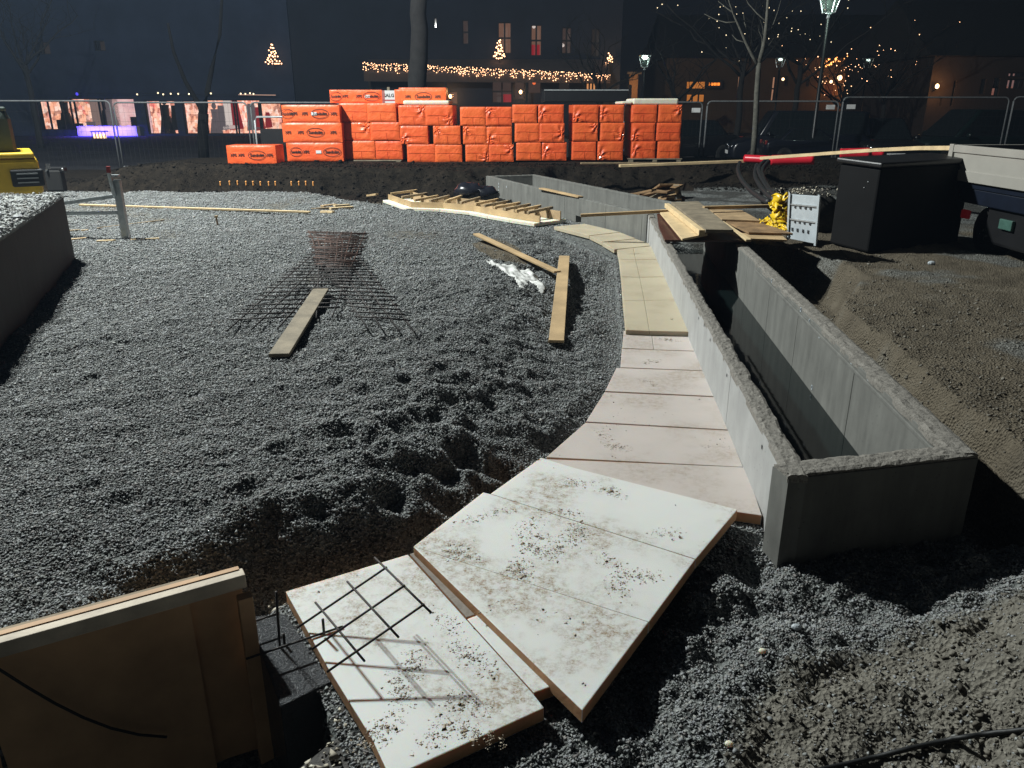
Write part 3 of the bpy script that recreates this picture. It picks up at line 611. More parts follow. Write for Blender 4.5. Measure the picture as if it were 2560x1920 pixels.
# ------------------------------------------------------------------ loose rebar mats on the gravel
def mat_(NL, NR, FR, FL, nc, nl, over, label, mtl, z=.245, skip=0):
    rr = .075 if mtl is M_rust else .012
    c = [P(*Z6(*p), z) for p in (NL, NR, FR, FL)]
    for p in c: p.z = float(ground(np.array([p.x]), np.array([p.y]))[0]) + .045
    th = thing("rebar_mat", sum(c, Vector()) / 4, label, "rebar mat", "loose rebar mats on the gravel")
    bl = lambda u, v: (c[0] * (1 - u) + c[1] * u) * (1 - v) + (c[3] * (1 - u) + c[2] * u) * v
    for i in range(nc):
        v = (i / (nc - 1)) ** 1.0; j = .03 * random.uniform(-1, 1)
        part(th, "cross_bar", MB().tube([bl(-.02 + j, v + random.uniform(-rr, rr)) + Vector((0, 0, .006)), bl(.5, v) + Vector((0, 0, .004)), bl(1.02 + j * 1.5, v + random.uniform(-rr, rr)) + Vector((0, 0, .006))], .0055, 6), mtl, smooth=True)
    for i in range(nl):
        u = (i + .25) / (nl - .5)
        part(th, "long_bar", MB().tube([bl(u + random.uniform(-rr, rr), -over), bl(u + random.uniform(-rr, rr) * .6, .3), bl(u, .7), bl(u + random.uniform(-rr, rr), 1.02 + random.uniform(-rr, rr))], .0055, 6), mtl, smooth=True)
mat_((150, 1385), (660, 1362), (1180, 760), (870, 768), 22, 3, .10, "leftmost rebar mat, its long bars fanning out to the lower left", M_rebar)
mat_((830, 1270), (1075, 1275), (1240, 900), (820, 890), 14, 2, .16, "middle rebar mat with two long bars pointing straight at the viewer", M_rebar, .25)
mat_((1205, 1342), (1670, 1345), (1230, 790), (860, 795), 20, 4, .12, "right-hand rebar mat, its bars spreading to the lower right", M_rebar, .255)
mat_((850, 900), (1190, 900), (1310, 625), (800, 622), 20, 5, .02, "rusty brown rebar mat at the far end of the heap", M_rust, .26)
mat_((880, 890), (1150, 895), (1240, 640), (860, 640), 15, 4, .06, "second rusty mat, narrower, lying on the far rusty one", M_rust, .285)
# ------------------------------------------------------------------ planks and timber on the gravel
def G(p, dz=.02):                    # slide a point along its sight line until it lies dz above the ground
    d = p - Vector((0, 0, CH)); q = p.copy()
    for _ in range(8):
        z = float(ground(np.array([q.x]), np.array([q.y]))[0]) + dz; q = Vector((0, 0, CH)) + d * ((z - CH) / d.z)
    return q
plank("plank", G(P(*Z6(905, 1110), .24), .05), G(P(697, 884, .2), .03), .115, .022, M_wood3, "grey plank lying on the near end of the rebar mats")
plank("plank", G(P(*Z7(312, 632), .15), .085), G(P(*Z7(1015, 958), .10), .10), .075, .02, M_wood, "narrow plank lying over the basin with the white fabric")
plank("plank", G(P(*Z7(1075, 826), .10), .06), G(P(*Z7(1005, 1556), .15), .055), .105, .02, M_wood, "knotty plank lying alone, lengthwise, left of the foam path")
plank("plank", G(P(*Z5(690, 380), .2), .045), G(P(775, 528, .2), .045), .05, .025, M_woodb, "very long thin plank across the back of the gravel")
for i, (a, b, w_, mt, lb) in enumerate([((820, 418), (985, 405), .05, M_wood2, "dark short batten of the small heap, left"), ((915, 392), (1030, 378), .06, M_wood, "short board at the back of the small heap"), ((985, 412), (1180, 398), .06, M_woodb, "pale short board on top of the small heap"), ((1020, 388), (1150, 380), .05, M_woodb, "short pale board behind the small heap's top board"), ((910, 438), (1015, 440), .05, M_woodb, "short offcut in front of the small heap")]):
    plank("timber_offcut", G(P(*Z6(*a), .22), .03 + .012 * (i == 2)), G(P(*Z6(*b), .22), .03 + .012 * (i == 2)), w_, .03, mt, lb, "offcut", "small heap of offcuts on the gravel")
for a, b, w_, mt, lb in [((590, 606), (690, 598), .04, M_wood2, "brown batten by the block's corner, rear one"), ((700, 604), (760, 600), .03, M_wood, "tiny batten end right of the rear batten by the block"), ((600, 682), (745, 668), .045, M_wood, "batten by the block's corner, front one"), ((842, 693), (985, 689), .04, M_woodb, "pale batten left of the metal post's foot"), ((1130, 684), (1375, 672), .035, M_woodb, "thin yellowish batten right of the metal post's foot"), ((840, 584), (1415, 514), .022, M_wood2, "long thin lath running up to the right behind the metal post")]:
    plank("batten", G(P(*Z5(*a), .2), .02), G(P(*Z5(*b), .2), .02), w_, .02, mt, lb, "batten")
p = G(P(*Z5(1885, 585), .2), -.03); tp = at(*Z5(1868, 490), p.y)
sk = thing("survey_stake", p, "small brown survey stake standing alone in the gravel", "stake")
part(sk, "stick", MB().tube([p, tp], .011, 6), M_debris); part(sk, "cap", MB().box(tp, (.035, .03, .025)), M_wood)
# white fabric showing in the basin
pl = [P(*Z7(*q), .1) for q in [(375, 930), (480, 925), (600, 945), (760, 965), (870, 1000), (940, 1010), (920, 1100), (850, 1150), (740, 1140), (640, 1135), (560, 1080), (470, 1020)]]
xs = np.arange(min(p.x for p in pl), max(p.x for p in pl), .012); ys = np.arange(min(p.y for p in pl), max(p.y for p in pl), .012)
AX, AY = np.meshgrid(xs, ys); st = fb(AX * 3.2 + AY * 1.1, AY * .7 - AX * .3, 3.5, 3); ins = inpoly(AX, AY, pl)
me = grid_mesh("fabric", AX, AY, ground(AX, AY) + .008 + np.clip(st + .02, -.3, .5) * .06)
bm = bmesh.new(); bm.from_mesh(me); bm.verts.ensure_lookup_table(); fl = ins.ravel()
bmesh.ops.delete(bm, geom=[v for v in bm.verts if not fl[v.index] or st.ravel()[v.index] < -.045], context='VERTS'); bm.to_mesh(me); bm.free(); me.materials.append(M_mem)
o = bpy.data.objects.new("fabric", me); COL.objects.link(o); tag(o, "crumpled white ground fabric half buried in the gravel basin", "fabric")
sm2 = o.modifiers.new("thick", 'SOLIDIFY'); sm2.thickness = .004
# ------------------------------------------------------------------ concrete block and metal frame on the left
bu = Vector((.36, -.933, 0)); kx = Vector((-4.16, 7.3, 0))
bl = thing("concrete_block", (-4.9, 5.8, .1), "big concrete block at the left edge, shade-darkened side and pale lit top", "concrete block")
pts = [kx, kx + bu * 3.4, kx + bu * 3.4 + Vector((-4, 0, 0)), kx + Vector((-4, 0, 0))]
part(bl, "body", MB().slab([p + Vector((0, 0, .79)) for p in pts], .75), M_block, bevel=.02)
nx_, ny_ = 90, 70; mb = MB(); vs = []
for i in range(nx_ + 1):
    for j in range(ny_ + 1):
        p = kx + bu * (3.4 * i / nx_) + Vector((-4 * j / ny_, 0, 0)); e = .02 * (j == 0 or i == 0)
        vs.append((p.x, p.y, .80 + .025 * fb(np.array([p.x]), np.array([p.y]), 3)[0] + .022 * fb(np.array([p.x]), np.array([p.y]), 20)[0] - e))
mb.add(vs, [(i * (ny_ + 1) + j, i * (ny_ + 1) + j + 1, (i + 1) * (ny_ + 1) + j + 1, (i + 1) * (ny_ + 1) + j) for i in range(nx_) for j in range(ny_)])
o_ = len(mb.v); mb.v += [(vs[i * (ny_ + 1)][0], vs[i * (ny_ + 1)][1], .76) for i in range(nx_ + 1)]; mb.f += [(i * (ny_ + 1), (i + 1) * (ny_ + 1), o_ + i + 1, o_ + i) for i in range(nx_)]
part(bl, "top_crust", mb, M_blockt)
n = 16000; u = rng.random(n) * 3.35; v = rng.random(n) ** 1.5 * 3.9; X = kx.x + bu.x * u - v; Y = kx.y + bu.y * u
stones("block_grit", X, Y, .008 * rng.lognormal(0, .45, n), np.clip(rng.normal(.72, .18, n), 0, 1), basez=.80 + .025 * fb(X, Y, 3) + .022 * fb(X, Y, 20), mat=M_stone)
pf = P(317, 598, .2); fr = thing("metal_frame", pf, "galvanised steel frame with one thick post standing behind the concrete block", "metal frame")
ptop = at(*Z5(1003, 172), pf.y); part(fr, "post", MB().box(((pf.x + ptop.x) / 2, pf.y, (pf.z + ptop.z) / 2), (.075, .06, ptop.z - pf.z)), M_galv, bevel=.006)
part(fr, "foot_plate", MB().box((pf.x, pf.y, .205), (.13, .12, .012)), M_galv)
lx = -6.3
for a, b_, hh in [((545, 375), (995, 312), .04), ((555, 462), (1025, 455), .035)]:
    r_ = at(*Z5(*b_), pf.y); l_ = at(*Z5(*a), pf.y + .25); l_ = r_ + (l_ - r_) * 1.6
    part(fr, "rail", MB().box((r_ + l_) / 2, ((l_ - r_).length, .05, hh), M=Matrix.Rotation(math.atan2(l_.y - r_.y, l_.x - r_.x) + math.pi, 3, 'Z') @ Matrix.Rotation(math.atan2(l_.z - r_.z, (l_ - r_).to_2d().length), 3, 'Y')), M_galv, bevel=.004)
a_, b_ = at(*Z5(940, 110), pf.y - .06), at(*Z5(990, 310), pf.y - .04); part(fr, "brace", MB().tube([a_, b_], .02, 6), M_galv)
part(fr, "red_tip", MB().tube([at(*Z5(933, 55), pf.y - .06), a_], .022, 8), M("dark_red_plastic", (.25, .02, .02), .5)); part(fr, "bracket", MB().box(at(*Z5(990, 135), pf.y), (.09, .05, .02)), M_galv)
# ------------------------------------------------------------------ yellow digger
c0 = at(0, 382, 9.6); c1 = at(110, 475, 9.6)
dg = thing("digger", (c1.x, 9.6, .2), "yellow digger partly cut off at the left edge behind the concrete block", "digger", rz=.56)
x1, zt, zb = c1.x, c0.z, c1.z - .05
part(dg, "counterweight", MB().box((x1 - .9, 10.3, (zt - .06 + zb) / 2), (1.8, 1.4, zt - .06 - zb)), M_yel, bevel=.05)
part(dg, "top_plate", MB().box((x1 - .92, 10.3, zt - .03), (1.78, 1.36, .06)), M_yel, bevel=.02)
part(dg, "undercarriage", MB().box((x1 - 1.0, 10.3, zb - .25), (1.6, 1.3, .45)), M_tyre, bevel=.1)
vp = at(*Z1(240, 1535), 9.56); g = part(dg, "vent", MB().box((vp.x, 9.60, vp.z), (.34, .06, .20)), M_dark, bevel=.02)
for k in range(3): part(g, "louvre", MB().box((vp.x, 9.565, vp.z - .05 + .05 * k), (.22, .02, .014)), M_galvd)
cb = at(*Z1(165, 935), 10.0); part(dg, "cab", MB().box((x1 - .42, 10.4, (cb.z + zt) / 2 - .05), (.46, 1.0, cb.z - zt + .1)), M_glassg, bevel=.12, smooth=False)
part(dg, "cab_roof", MB().box((x1 - .42, 10.4, cb.z - .01), (.40, .9, .05)), M_glassg, bevel=.02)
part(dg, "mirror", MB().box(at(*Z1(405, 1440), 9.6), (.05, .03, .06)), M_chrome)
hx = at(*Z1(480, 1500), 12.6)
hd = thing("floodlight_stand", (hx.x, 12.6, .1), "small black stand with bright rim reflections beside the yellow digger", "stand")
part(hd, "head", MB().box(at(*Z1(485, 1465), 12.6), (.30, .12, .08)), M_black, bevel=.02); part(hd, "leg", MB().box(at(*Z1(485, 1560), 12.6), (.26, .14, .34)), M_tyre, bevel=.03)
for zx in (405, 540): part(hd, "reflector", MB().ball(at(*Z1(zx, 1462), 12.52), .022), M_chrome)  # small stand of unknown use; chrome balls stand in for its rim reflections
# orange caps in front of the bank
for k, (zx, zy) in enumerate([(38, 208), (118, 203), (187, 202), (260, 205), (321, 206), (385, 208), (456, 209), (514, 207), (652, 208), (717, 206), (777, 205), (840, 210)]):
    c = at(*Z6(zx, zy), 14.3); g0 = float(ground(np.array([c.x]), np.array([c.y]))[0])
    rt = thing("capped_rebar", (c.x, c.y, g0), "orange-capped rebar in the row before the bank, " + ["first from the left", "second from the left", "third from the left", "fourth from the left", "fifth from the left", "sixth from the left", "seventh from the left", "eighth from the left, last before the gap", "first after the gap", "second after the gap", "third after the gap", "last one at the right end"][k], "rebar", "row of orange-capped rebars")
    part(rt, "bar", MB().tube([(0, 0, -.02), (0, 0, c.z - g0)], .008, 6), M_rebar, local=True)
    part(rt, "cap", MB().tube([(0, 0, c.z - g0 - .035), (0, 0, c.z - g0 - .02), (0, 0, c.z - g0 + .02), (.004, 0, c.z - g0 + .04)], .013, 8).ball((0, 0, c.z - g0 + .035), .017), M_stake, local=True, smooth=True)

def gz(x, y): return float(ground(np.array([x]), np.array([y]))[0])
# ------------------------------------------------------------------ curved footing form at the back of the gravel
cf = thing("curved_form", (-.6, 11.6, .05), "curved strand-board footing form with cross battens at the back, on white foam", "shuttering")
fr_ = [P(*q, .06) for q in [Z6(1440, 345), Z6(1640, 415), Z7(0, 425), Z7(250, 450), Z7(410, 482), Z7(600, 515), Z7(815, 548)]]
inn = []
for i, p in enumerate(fr_):
    d = (fr_[min(i + 1, 6)] - fr_[max(i - 1, 0)]).normalized(); inn.append(Vector((-d.y, d.x, 0)) if d.x > 0 else Vector((d.y, -d.x, 0)))
for i in range(6):
    a, b, na, nb = fr_[i], fr_[i + 1], inn[i], inn[i + 1]; e = (b - a) * .004
    solo("foam_board", MB().slab([a + e, b - e, b - e + nb * .62, a + e + na * .62], .045), M_foamcl, ["white foam board under the far left end of the curved form", "second white foam board from the left under the curved form", "third white foam board from the left under the curved form", "white foam board under the middle of the curved form", "second white foam board from the right under the curved form", "white foam board under the right-hand end of the curved form"][i], "foam board", "white foam boards under the curved form", bevel=.004)
for off, nm in ((.10, "front_panel"), (.50, "rear_panel")):
    mb = MB()
    for i in range(6):
        a, b = fr_[i] + inn[i] * off, fr_[i + 1] + inn[i + 1] * off; z = Vector((0, 0, .004))
        mb.sweep([a + z, b + z, b + z + inn[i + 1] * .018, a + z + inn[i] * .018], (0, 0, 0), (0, 0, .085 if off < .2 else .12))
    part(cf, nm, mb, M_wood if off < .2 else M_ply)
for k in range(12):
    s = .12 + k * .49; i = min(5, int(s)); u = s - i
    if i >= 6: break
    p = fr_[i].lerp(fr_[i + 1], u); n_ = inn[i].lerp(inn[i + 1], u)
    bt = part(cf, "cross_batten", beam(MB(), p + n_ * .105 + Vector((0, 0, .13)), p + n_ * .58 + Vector((0, 0, .165)), .045, .035), M_wood2 if k % 2 else M_wood, bevel=.002)
    for o_, zz in ((.49, .08),):
        part(cf, "spacer", MB().box(p + n_ * o_ + Vector((0, 0, .065)), (.05, .025, .12), math.atan2(n_.y, n_.x)), M_wood2)
plank("plank", P(*Z6(1310, 300), .21), P(*Z6(1390, 288), .25), .06, .03, M_wood, "short board end leaning at the far left tip of the curved form")
for c, r_, lb in [(Z7(260, 312), .26, "black plastic bag slumped behind the curved form, left one"), (Z7(395, 325), .22, "black plastic bag slumped behind the curved form, against the concrete")]:
    p = at(*c, 12.9); p.y += 0; mb = MB().ball((0, 0, .08), r_, 18, 12, (1, .8, .62)); vv = []
    for v in mb.v:
        s = 1 + .28 * fb(np.array([v[0] * 9 + 5]), np.array([v[1] * 9 + v[2] * 7]), 1)[0]; vv.append((v[0] * s + p.x, v[1] * s + p.y, v[2] * s + p.z - .02))
    mb.v = vv; solo("bin_bag", mb, M_plast, lb, "bag", smooth=True)
# plank across the back trough, batten over the wall
plank("plank", P(*Z7(875, 240), ZT + .02), P(*Z7(1215, 314), ZT + .022), .09, .02, M_wood, "board lying along the wall top of the back trough")
plank("batten", P(*Z7(1215, 466), ZT + .03), P(*Z7(2018, 424), ZT + .10), .06, .035, M_wood, "long batten resting across the trough wall, its end over the foam path", "batten")
# ------------------------------------------------------------------ boards piled over the joint of the troughs
z8 = lambda z, *l: [P(*Z8(*p), z) for p in l]
GP = "sheets and boards piled over the trough joint"
solo("plywood_sheet", MB().slab(z8(.385, (183, 430), (192, 500), (226, 574), (702, 578), (640, 470), (420, 420)), .02), M_plyf, "dark red film-faced plywood sheet at the bottom of the board pile", "plywood", GP, bevel=.002)
solo("plywood_sheet", MB().slab(z8(.43, (200, 422), (330, 412), (462, 540), (322, 568)), .02), M_woodb, "pale stained plywood sheet at the pile's left end", "plywood", GP, bevel=.002)
solo("plywood_sheet", MB().slab(z8(.50, (262, 366), (412, 360), (606, 518), (452, 516)), .03), M_wood3, "long dirty dark board on top of the pile", "board", GP, bevel=.002)
plank("timber", z8(.49, (238, 372))[0], z8(.49, (432, 520))[0], .055, .05, M_woodb, "pale squared timber along the left side of the top board", "timber", GP)
solo("plywood_sheet", MB().slab(z8(.45, (470, 402), (652, 410), (757, 468), (542, 460)), .018), M_ply, "tan plywood sheet at the back right of the pile", "plywood", GP, bevel=.002)
solo("plywood_sheet", MB().slab(z8(.43, (552, 466), (742, 472), (935, 538), (690, 532)), .018), M_debris, "dark wet plywood sheet on the right of the pile", "plywood", GP, bevel=.002)
solo("plywood_sheet", MB().slab(z8(.405, (650, 536), (868, 542), (902, 574), (700, 566)), .018), M_wood, "pale sheet sticking out under the dark wet plywood", "plywood", GP, bevel=.002)
plank("timber", z8(.44, (540, 470))[0], z8(.41, (690, 572))[0], .05, .02, M_woodb, "narrow pale strip between the dirty board and the dark plywood", "timber", GP)
plank("batten", z8(.52, (440, 388))[0], z8(.52, (912, 376))[0], .06, .035, M_wood, "long batten from the pile to the grey slotted panel", "batten")
# broken timber heap behind the trough
for k, (a, b, w_, mt) in enumerate([((10, 325), (165, 292), .10, M_debris), ((30, 335), (215, 300), .10, M_debris), ((115, 342), (210, 285), .12, M_wood3), ((180, 300), (235, 262), .16, M_debris), ((200, 305), (290, 265), .16, M_debris), ((205, 340), (300, 318), .07, M_wood), ((215, 352), (300, 350), .10, M_debris), ((290, 268), (312, 352), .06, M_wood3), ((70, 338), (125, 345), .06, M_wood), ((180, 352), (260, 338), .12, M_debris), ((60, 318), (180, 312), .12, M_debris)]):
    Yk = 11.9 + .12 * (k % 4); p, r_ = at(*Z8(*a), Yk), at(*Z8(*b), Yk + (.5 if k % 3 else -.3))
    plank("broken_board", p, r_, w_ * 1.45, .03, mt, ["long brown board at the bottom left of the broken timber heap", "second brown board at the left of the broken timber heap", "grey-brown board slanting through the middle of the broken timber heap", "brown board sticking up at the top of the heap", "wide brown board at the top right of the heap", "pale thin board low at the right of the heap", "brown board lying flat at the heap's right foot", "grey stick standing at the heap's right end", "small pale offcut at the heap's left foot", "brown board at the heap's front, below the pale thin one", "brown board in the middle left of the heap"][k], "board", "broken boards in the heap behind the trough")
# ------------------------------------------------------------------ yellow sheeting, slotted panel, black box, pipes, hoses
def crumple(name, pts, mat, label, amp, Y0, Y1, n=26):
    A, B_, C_, D_ = [at(*Z8(*p), Y0 if i in (0, 1) else Y1) for i, p in enumerate(pts)]; vs = []
    for i in range(n + 1):
        for j in range(n + 1):
            u, v = i / n, j / n; p = (A * (1 - u) + B_ * u) * (1 - v) + (D_ * (1 - u) + C_ * u) * v
            e = np.array([u * 3 + pts[0][0]]), np.array([v * 4.1])
            p += Vector((fb(*e, 2)[0] * amp * .6, fb(e[0] + 9, e[1], 2)[0] * amp * 1.6, fb(e[0], e[1] + 9, 2.5)[0] * amp * .7)); vs.append(p)
    mb = MB().add(vs, [(i * (n + 1) + j, i * (n + 1) + j + 1, (i + 1) * (n + 1) + j + 1, (i + 1) * (n + 1) + j) for i in range(n) for j in range(n)])
    o = solo(name, mb, mat, label, "sheeting", smooth=True); s = o.modifiers.new("thick", 'SOLIDIFY'); s.thickness = .006; return o
crumple("yellow_sheeting", [(818, 338), (908, 330), (905, 488), (838, 478)], M_yelp, "bright yellow crumpled plastic behind the grey slotted panel", .16, 8.25, 8.0)
crumple("yellow_sheeting", [(752, 470), (800, 452), (905, 515), (880, 528)], M_yelp, "flat strip of yellow plastic lying between the pile and the panel", .06, 8.0, 7.7)
pan = [at(*Z8(*q), Yq) for q, Yq in [((914, 322), 7.72), ((1086, 334), 7.18), ((1064, 598), 7.18), ((902, 566), 7.72)]]
mp_ = thing("slotted_panel", (sum(p.x for p in pan) / 4, 7.45, .25), "pale grey metal panel with rows of small square slots standing before the black box", "panel")
part(mp_, "sheet", MB().sweep(pan, (0, 0, 0), (.02, .03, 0)), M_grey, bevel=.004)
bl4 = lambda u, v: (pan[0] * (1 - u) + pan[1] * u) * (1 - v) + (pan[3] * (1 - u) + pan[2] * u) * v
for v, us in [(.26, (.24, .41, .58, .74)), (.585, (.26, .42, .58, .76)), (.77, (.18, .36, .55, .72))]:
    for u in us: part(mp_, "slot", MB().box(bl4(u, v) - Vector((.001, .002, 0)), (.03, .012, .030), rz=math.atan2(pan[1].y - pan[0].y, pan[1].x - pan[0].x)), M_dark)
for v in (.20, .53): part(mp_, "rib", MB().sweep([bl4(.06, v), bl4(.94, v), bl4(.94, v + .03), bl4(.06, v + .03)], (0, 0, 0), (-.01, -.016, 0)), M_galvd)
for u in (.03, .97): part(mp_, "side_flange", MB().sweep([bl4(u - .03, -.08 if u < .5 else -.04), bl4(u + .03, -.02), bl4(u + .03, 1.03), bl4(u - .03, 1.03)], (0, 0, 0), (-.015, -.02, 0)), M_grey)
# black box
b0, b1, b2 = P(*Z8(1135, 592), .24), P(*Z8(1348, 646), .22), P(*Z8(1845, 592), .24)
bx_ = thing("black_bin", b1, "large black box-shaped bin between the slotted panel and the trailer", "bin")
zt = at(*Z8(1342, 168), b1.y).z
part(bx_, "body", MB().sweep([b0, b1, b2, b0 + b2 - b1], (0, 0, 0), (0, 0, zt - .24)), M_box, bevel=.02)
e1, e2 = (b0 - b1).normalized() * .03, (b2 - b1).normalized() * .03
part(bx_, "lid", MB().sweep([b0 + e1 - e2, b1 - e1 - e2, b2 + e2 - e1, b0 + b2 - b1 + e1 + e2], (0, 0, 0), (0, 0, .05)), M_black, bevel=.015).location.z += zt - .235
for a in ((1352, 255), (1330, 288), (1446, 218)): part(bx_, "latch", MB().ball(at(*Z8(*a), b1.y - .02 if a[0] < 1400 else b1.y + .12), .012), M_chrome)
h_ = [P(*Z8(1000, 330), .45), P(*Z8(1128, 330), .45)]
p = at(*Z8(1040, 300), 8.9); mb = MB()
n = 200; X = p.x + rng.normal(0, .18, n); Y = p.y + rng.normal(0, .1, n); stones("white_rubble", X, Y, .010 * rng.lognormal(0, .5, n), .15 + .6 * rng.random(n), basez=p.z - .06 + .08 * rng.random(n), mat=M_crs)
solo("rubble_heap", MB().ball((p.x, p.y, p.z - .33), .45, 16, 10, (.9, .5, .72)), M("dark_rubble", (.03, .028, .024), .9, .5, 12, .8, 20), "dark heap with white bits lying behind the slotted panel", "heap", smooth=True)
def pipe(a, b, Y0, Y1, r, lb):
    a, b = at(*Z8(*a), Y0), at(*Z8(*b), Y1); d = (b - a).normalized()
    return solo("pipe", MB().tube([a, a + d * .04, b - d * .04, b], r, 14), M_red, lb, "pipe", "red plastic pipes behind the hoses", smooth=True)
pipe((668, 124), (860, 134), 14.6, 14.2, .07, "short red pipe end left of the slim tree's foot")
pipe((815, 134), (1052, 128), 13.6, 13.3, .085, "thick red pipe lying in front, right of the slim tree")
pipe((1195, 98), (1362, 94), 13.4, 13.2, .085, "red pipe further right behind the long yellow plank")
pipe((1358, 96), (1438, 97), 13.2, 13.1, .055, "dull short continuation of the right red pipe")
bpts = [at(*Z8(x, y), Y) for x, y, Y in [(765, 114, 13.0), (1100, 90, 12.0), (1400, 68, 10.9), (1650, 56, 9.6), (1845, 54, 8.5)]]
mb = MB()
for a, b in zip(bpts[:-1], bpts[1:]): beam(mb, a, b, .11, .045)
solo("long_plank", mb, M_woodb, "long yellow plank bowing from the red pipe up to the trailer corner", "plank")
plank("long_plank", at(*Z8(-25, 158), 14.5), at(*Z8(668, 132), 14.7), .12, .045, M_woodb, "long yellow plank lying on the bank below the packs")
plank("plank", at(*Z3(595, 1404), 15.0), at(*Z3(1250, 1402), 15.2), .08, .03, M_wood2, "darker plank lying behind the long yellow plank on the bank")
hs_ = [[(640, 148, 13.9), (632, 190, 13.2), (650, 240, 12.4), (700, 300, 11.2), (760, 345, 9.8), (800, 365, 9.0)], [(735, 160, 13.6), (725, 215, 12.8), (750, 270, 11.8), (790, 320, 10.6), (830, 352, 9.2)], [(790, 130, 13.4), (745, 180, 13.0), (775, 260, 12.0), (815, 320, 10.6), (845, 350, 9.2)], [(800, 140, 13.2), (762, 200, 12.8), (800, 290, 11.4), (850, 345, 9.4)]]
for k, h in enumerate(hs_):
    c = [at(*Z8(x, y), Y) for x, y, Y in h]; pts = []
    for i in range(len(c) - 1):
        p0, p1, p2, p3 = c[max(i - 1, 0)], c[i], c[i + 1], c[min(i + 2, len(c) - 1)]
        for s in range(5):
            u = s / 5; pts.append(.5 * ((2 * p1) + (-p0 + p2) * u + (2 * p0 - 5 * p1 + 4 * p2 - p3) * u * u + (-p0 + 3 * p1 - 3 * p2 + p3) * u ** 3))
    solo("hose", MB().tube(pts + [c[-1]], .035, 9), M_hose, ["thick black hose curving down the bank, leftmost one", "black hose second from the left on the bank", "black hose third from the left, coming from the red pipe", "rightmost black hose on the bank"][k], "hose", "black hoses hanging down the bank", smooth=True)
# black hose in the near right corner
hp = []
for i in range(26):
    u = i / 25; x = 1690 + 580 * u; y = 1688 - 120 * u ** .72 + 5 * math.sin(u * 7); hp.append(G(Q(x, y, .1), .012))
solo("hose", MB().tube(hp, .0065, 9), M_hose, "thin black hose lying on the soil in the bottom right corner", "hose", smooth=True)
for a, s, c_, lb in [((1800, 1110), .012, M_foamcl, "single white bottle cap on the soil before the trough"), ((1990, 1030), .014, M_grey, "pale pebble on the soil at the gravel's edge"), ((1640, 1690), .016, M_hose, "dark green pebble in the soil at the bottom")]:
    pass
for nm, zf, lb, mt, s in [("bottle_cap", N3(1730, 872), "single white bottle cap on the soil before the trough", M_foamcl, .013), ("pebble", N3(1960, 715), "pale flat pebble at the edge between gravel and soil", M_grey, .016), ("pebble", N3(1500, 1505), "whitish flake of stone on bare soil at the bottom edge", M_foamcl, .012), ("pebble", Z8(1700, 712), "pale stone on the flat soil right of the trough shadow", M_grey, .035)]:
    p = P(*zf, .0); p = P(*zf, gz(p.x, p.y)); p = P(*zf, gz(p.x, p.y)); mb = MB().ball((p.x, p.y, gz(p.x, p.y) + s * .5), s, 9, 6, (1, .8, .6)); solo(nm, mb, mt, lb, nm.replace("_", " "), smooth=nm == "bottle_cap")
# ------------------------------------------------------------------ trailer at the right
tx = 4.45; ya, yb = 8.1, 4.9; zt = at(2390, 361, 8.1).z; zb = at(2379, 446, 8.1).z
tl = thing("trailer", (5.3, 6.6, .2), "trailer with beige aluminium side boards cut off by the right edge", "trailer")
part(tl, "side_board", MB().box((tx, (ya + yb) / 2, (zt + zb) / 2), (.04, ya - yb, zt - zb)), M_bei, bevel=.006)
part(tl, "top_edge", MB().box((tx - .024, (ya + yb) / 2, zt - .035), (.02, ya - yb - .004, .07)), M_bei, bevel=.004)
part(tl, "bottom_edge", MB().box((tx - .024, (ya + yb) / 2, zb + .05), (.02, ya - yb - .004, .10)), M_bei, bevel=.004)
part(tl, "corner_post", MB().box((tx - .026, ya - .035, (zt + zb) / 2), (.03, .075, zt - zb + .012)), M_bei, bevel=.004)
part(tl, "tail_board", MB().box((tx + .95, ya - .02, (zt + zb) / 2), (1.85, .04, zt - zb)), M_bei, bevel=.006)
part(tl, "bed", MB().box((tx + .95, (ya + yb) / 2, zb - .03), (1.9, ya - yb - .05, .05)), M_blue)
part(tl, "chassis", MB().box((tx + .06, (ya + yb) / 2 - .1, zb - .13), (.10, ya - yb - .3, .14)), M_blue, bevel=.01)
part(tl, "tool_box", MB().box((tx + .3, 6.9, .52), (.5, 1.0, .36)), M_black, bevel=.03)
def on_x(px, py, X):
    a = (px - 1280) / F; b = (960 - py) / F; t = X / a; return Vector((X, (cT + b * sT) * t, CH + (-sT + b * cT) * t))
p = on_x(*Z8(1890, 432), tx + .03); lp = part(tl, "marker_light", MB().box(p, (.04, .12, .085)), M_redm, bevel=.012)
part(tl, "lens", MB().box(p + Vector((-.022, 0, -.012)), (.006, .06, .025)), M_redm)
p = on_x(*Z8(2115, 492), tx + .03); part(tl, "reflector_plate", MB().box(p, (.03, .19, .09)), M_plate, bevel=.006)
for x, y in ((1985, 520), (2000, 550), (1965, 540)): part(tl, "bracket", MB().box(on_x(*Z8(x, y), tx + .04), (.02, .018, .02)), M_chrome)
for yy in (7.45, 6.05):
    wh = part(tl, "wheel", MB().tube([(tx + .10, yy, .44), (tx + .28, yy, .44)], .23, 26), M_tyre, bevel=.03)
    part(tl, "rim", MB().tube([(tx + .085, yy, .44), (tx + .12, yy, .44)], .12, 18), M_black)
